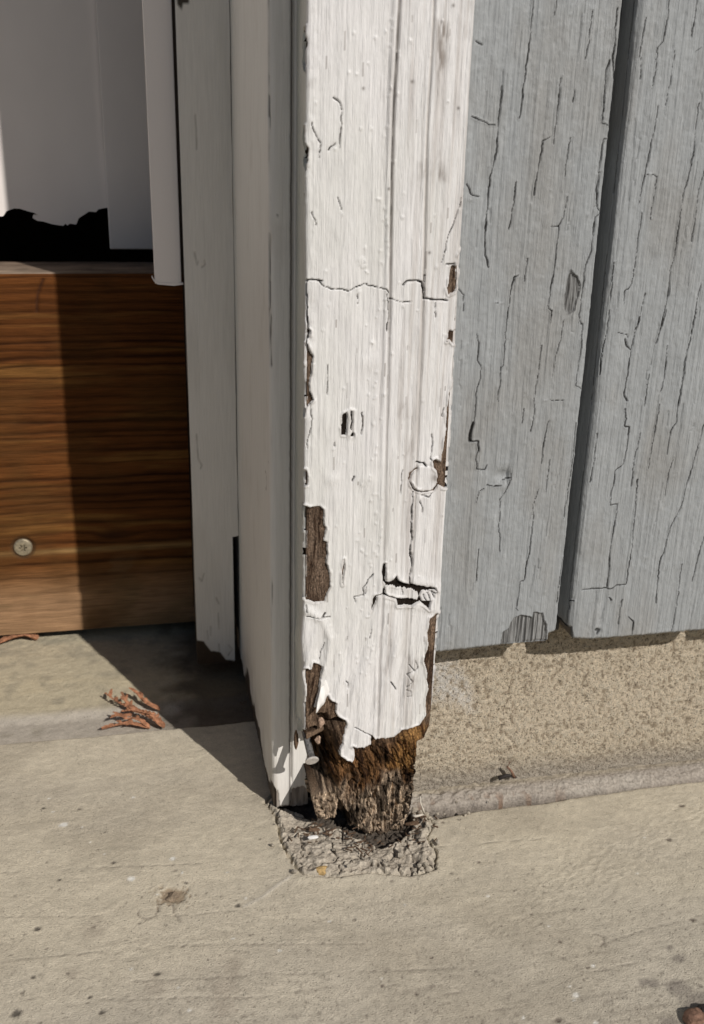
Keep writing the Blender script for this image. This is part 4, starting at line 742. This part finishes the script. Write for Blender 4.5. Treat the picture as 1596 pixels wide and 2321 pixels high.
C = mix(C, (0.035, 0.014, 0.006), np.clip(kn2*1.6-0.55, 0, 1)*0.8); C = mix(C, (0.09, 0.04, 0.012), np.clip((fbm(XX*16, VV*16, 813, 4)-0.55)*5, 0, 1)*0.55); hh = -0.0007*ring + 0.0006*(g3-0.5) + 0.0006*(fbm(XX*40, VV*40, 808)-.5)
ck = line(XX, VV, [(p[0], p[1]-zt) for p in wall([(270, 1760), (255, 1800), (238, 1850), (232, 1900), (232, 1960)], YB, zoomer(0, 0, 1.7733))], 0.006)
t = np.exp(-(ck/0.0012)**2); C = mix(C, (0.05, 0.02, 0.01), t*.9); hh -= t*0.002
scx, scz = wall([(145, 1675)], YB, ZL)[0]
sd_ = np.hypot(XX-scx, VV+zt-scz); hh -= np.where(isT, 0, 0.0025*(1-ss(0.008, 0.0125, sd_))); C = mix(C, (0.07, 0.04, 0.02), np.exp(-((sd_-0.0100)/0.0016)**2)*.8)
rnd = 0.003*np.exp(-np.abs(VV)/0.003)
Px = XX; Py = np.where(isT, YB+VV, YB-hh) + np.where(isT, 0, rnd*0.6); Pz = np.where(isT, zt+hh*1.0, zt+VV) - rnd*0.5
grid('timber_beam', np.stack([Px, Py, Pz], -1), M_sill, sill, C)
box('beam_back', (-0.9, YB+0.003, zb+0.0005), (-0.07, YB+0.085, zt-0.006), M_dark, sill)
# screw with a star recess
cs = Vector((scx, YB+0.0008, scz)); bm = bmesh.new()
n = 48; star = []
ring0 = []
for k in range(n):
    a = 2*pi*k/n; ring0.append(a)
def ringv(rad_f, y): return [bm.verts.new((cs.x+rad_f(a)*cos(a), cs.y+y, cs.z+rad_f(a)*sin(a))) for a in ring0]
srf = lambda a: 0.0030*(1+0.34*cos(6*a))
R_ = [ringv(lambda a: 0.0086, 0.002), ringv(lambda a: 0.0086, -0.0004), ringv(lambda a: 0.0076, -0.0014), ringv(lambda a: 0.0048, -0.0017), ringv(srf, -0.0017), ringv(lambda a: srf(a)*0.9, 0.0016)]
for a_, b_ in zip(R_[:-1], R_[1:]):
    for k in range(n): bm.faces.new((a_[k], a_[(k+1) % n], b_[(k+1) % n], b_[k]))
bm.faces.new(R_[-1])
bmobj('screw', bm, M_screw, sill)['label'] = 'star drive screw sunk in the timber face'

# ================================================================== SMALL THINGS ON THE GROUND
def scaly(bm, pts, w, seed, n=16):
    """one conifer twig: a thin stem with overlapping scale leaves on both sides"""
    r = random.Random(seed); P = [Vector(p) for p in pts]
    L = [0]; 
    for a, b in zip(P[:-1], P[1:]): L.append(L[-1]+(b-a).length)
    def ev(t):
        s = t*L[-1]
        for i in range(len(P)-1):
            if s <= L[i+1] or i == len(P)-2: return P[i].lerp(P[i+1], (s-L[i])/(L[i+1]-L[i]+1e-9)), (P[i+1]-P[i]).normalized()
    tube(bm, [ev(k/6)[0] for k in range(7)], [w*(0.45-0.05*k) for k in range(7)], 6)
    for k in range(n):
        t = (k+0.3)/n; p, d = ev(t); s = d.cross(Vector((0, 0, 1))).normalized(); ww = w*(1.0-0.62*t)
        for sg in (-1, 1, 0):
            dirv = (d + s*sg*0.55 + Vector((0, 0, 0.25 if sg == 0 else 0.05))).normalized(); q = p + s*sg*ww*0.35 + Vector((0, 0, ww*0.3))
            ln = ww*r.uniform(1.3, 1.9); tube(bm, [q, q+dirv*ln*0.5, q+dirv*ln], [ww*0.34, ww*0.36, ww*0.08], 6, 0.75)
ZQ = zoomer(300, 2400, 4.56)
def gp(x, y, h, z=ZQ, base=-0.004):
    a = at(*z(x, y), 2, base+h); return (a[0], a[1], a[2])
bm = bmesh.new()
br = [([(1290, 830, .004), (1150, 700, .008), (950, 610, .009), (780, 560, .009), (600, 570, .008)], .0048),
      ([(1230, 760, .005), (1160, 640, .010), (1000, 590, .011), (860, 560, .010), (700, 500, .009), (560, 430, .010), (430, 350, .011), (330, 270, .012)], .0042),
      ([(860, 570, .009), (740, 480, .010), (660, 390, .012), (600, 260, .014)], .0036),
      ([(1220, 545, .004), (1080, 480, .008), (960, 400, .010), (850, 280, .013)], .0046),
      ([(1060, 840, .002), (900, 800, .005), (700, 760, .006), (500, 800, .005), (280, 860, .003)], .0040),
      ([(1050, 830, .004), (900, 720, .009), (780, 680, .009), (640, 700, .008)], .0034), ([(760, 640, .010), (640, 640, .009), (520, 650, .008)], .0036)]
rs = random.Random(5)
for k, (pts, wd) in enumerate(br):
    W3 = [Vector(gp(*p)) for p in pts]; scaly(bm, W3, wd*0.62, 30+k, 18)
    for j in range(5):
        i = rs.randrange(len(W3)-1); a = W3[i].lerp(W3[i+1], rs.random()); d = (W3[i+1]-W3[i]).normalized(); sd2 = d.cross(Vector((0, 0, 1)))*rs.choice((-1, 1))
        b = a + (d*0.8+sd2*rs.uniform(.3, .8)+Vector((0, 0, rs.uniform(-.1, .5))))*rs.uniform(.004, .010); scaly(bm, [a, a.lerp(b, .5)+Vector((0, 0, .0008)), b], wd*0.42, 200+k*9+j, 7)
sg = bmobj('conifer_sprig', bm, M_sprig, None); tag(sg, 'dry orange conifer sprig lying against the pavement edge in the doorway', 'dead sprig')
bm = bmesh.new(); ZQ2 = zoomer(0, 2000, 1.596)
for k, (pts, wd) in enumerate([([(210, 425, .003), (150, 400, .008), (80, 415, .008), (0, 450, .005)], .0058), ([(215, 428, .002), (170, 385, .010), (120, 375, .011)], .0046), ([(120, 400, .008), (50, 420, .006), (-40, 470, .003)], .005)]):
    scaly(bm, [gp(x, y, h_, ZQ2, -0.001) for x, y, h_ in pts], wd*0.9, 60+k, 11)
s2 = bmobj('conifer_sprig', bm, M_sprig, None); tag(s2, 'dry orange conifer sprig tucked under the bottom edge of the timber sill', 'dead sprig')
bm = bmesh.new(); scaly(bm, [gp(*p) for p in [(1500, 400, .004), (1380, 425, .006), (1260, 425, .004)]], .0014, 71, 3)
# pale fibres, twig, chips, stones
def strand(name, pts3, rad_, m, label, cat):
    bm = bmesh.new(); tube(bm, pts3, [rad_*(1-0.5*i/(len(pts3)-1)) for i in range(len(pts3))], 7); o = bmobj(name, bm, m, None, True); tag(o, label, cat)
bm.free()
g3 = lambda x, y, h_: tuple(at(*ZB(x, y), 1, 0.004+h_))
strand('root_fibre', [g3(1225, 1585, 0), g3(1250, 1592, -.002), g3(1280, 1585, -.002), g3(1305, 1578, 0)], .0012, M_fibre, 'short white fibre lying in the crumbs at the right foot of the post', 'fibre')
strand('root_fibre', [g3(1310, 1575, 0), g3(1300, 1540, -.001), g3(1285, 1500, 0), g3(1282, 1450, .002)], .0008, M_fibre, 'thin upright pale fibre standing beside the right foot of the post', 'fibre')
strand('twig', [tuple(at(x, y, 1, 0.030)) for x, y in [(1166, 1762), (1158, 1746), (1150, 1738), (1156, 1728)]], .0012, M_peb, 'tiny dark curled twig on the mortar joint under the grey boards', 'twig')
strand('twig', [tuple(at(x, y, 1, 0.031)) for x, y in [(1130, 1764), (1150, 1757), (1170, 1762)]], .0018, M_black, 'stubby black twig lying along the mortar joint', 'twig')
lump('paint_chip', 523, 1742, -0.004, .0040, .0018, .0012, M_flake, None, 21, z=ZB, label='small white paint chip lying on the mortar below the nail', cat='paint chip', amp=.2)
lump('pebble', 587, 1985, 0, .0050, .0042, .0030, M_ochre, None, 22, z=ZB, ground=True, label='small ochre pebble set in the front rim of the mortar patch', cat='pebble', sink=0.001)
lump('pebble', 1560, 1050, 0, .0085, .0065, .0040, M_peb, None, 23, z=ZH, ground=True, label='brown pebble on the pavement at the lower right corner', cat='pebble')
lump('pebble', 1600, 1020, 0, .0060, .0050, .0030, M_black, None, 24, z=ZH, ground=True, label='dark pebble on the pavement beside the brown one at the right edge', cat='pebble')
lump('pebble', 782, 488, 0, .0045, .0040, .0020, M_peb2, None, 25, z=ZG, ground=True, label='tan pebble embedded in a chipped hollow of the pavement', cat='pebble', sink=0.0022)
lump('wood_fragment', 535, 1690, 0.004, .0042, .002, .0015, M_splint, None, 26, z=ZB, label='reddish wood fragment on the mortar in front of the post cavity', cat='wood fragment', amp=.5)
lump('wood_fragment', 1235, 1640, 0.006, .0070, .002, .0013, M_splint, None, 27, z=ZB, label='reddish bark sliver at the right foot of the post', cat='wood fragment', amp=.5)
# crumbs of mortar, too many to count
bm = bmesh.new(); r = random.Random(99)
ctr = floor([(975, 1860), (958, 1885), (950, 1910), (970, 1940), (975, 1965), (900, 1930), (820, 1930), (740, 1930), (680, 1960), (650, 1900), (760, 1960), (850, 1960), (1010, 1845), (1040, 1838), (1080, 1834)])
for k in range(60):
    c = ctr[r.randrange(len(ctr))]; x0, y0 = c[0]+r.gauss(0, .009), c[1]+r.gauss(0, .008); s = abs(r.gauss(0, .0008))+.0004
    mt = Matrix.Translation((x0, y0, 0.001+s*0.4+r.uniform(0, .0015))) @ Matrix.Rotation(r.uniform(0, 6), 4, (r.random(), r.random(), 1)) @ Matrix.Diagonal((s*r.uniform(.8, 1.6), s, s*r.uniform(.6, 1), 1))
    v = bmesh.ops.create_icosphere(bm, subdivisions=1, radius=1, matrix=mt)['verts']
    for q in v: q.co += Vector((r.gauss(0, .12), r.gauss(0, .12), r.gauss(0, .12)))*s
M_crumb = mat('mortar_crumb', (0.40, 0.355, 0.29), rough=.95, spec=.1, bumps=[((900, 900, 900), 3, .0008)], var=[((300, 300, 300), 2, .6, 1.25)])
tag(bmobj('mortar_crumbs', bm, M_crumb, None), 'loose crumbs of grey mortar around the foot of the post', 'crumbs', kind='stuff')

# splinters and dust of rotten wood shed onto the mortar
bm = bmesh.new(); r = random.Random(123)
ctr = floor([(720, 1885), (770, 1900), (830, 1925), (880, 1935), (930, 1905), (700, 1900), (955, 1860), (560, 1600)])
for k in range(90):
    c = ctr[r.randrange(len(ctr))]; x0, y0 = c[0]+r.gauss(0, .007), c[1]+r.gauss(0, .005); L = r.uniform(.001, .0042)
    mt = Matrix.Translation((x0, y0, 0.0030+r.uniform(0, .0012))) @ Matrix.Rotation(r.uniform(0, 6.28), 4, 'Z') @ Matrix.Rotation(r.uniform(-.3, .3), 4, 'Y') @ Matrix.Diagonal((L, r.uniform(.0003, .0006), r.uniform(.0002, .0005), 1))
    bmesh.ops.create_cube(bm, size=1.6, matrix=mt)
tag(bmobj('wood_dust', bm, M_splint, None), 'thin brown splinters shed on the mortar below the rotten post foot', 'splinters', kind='stuff')
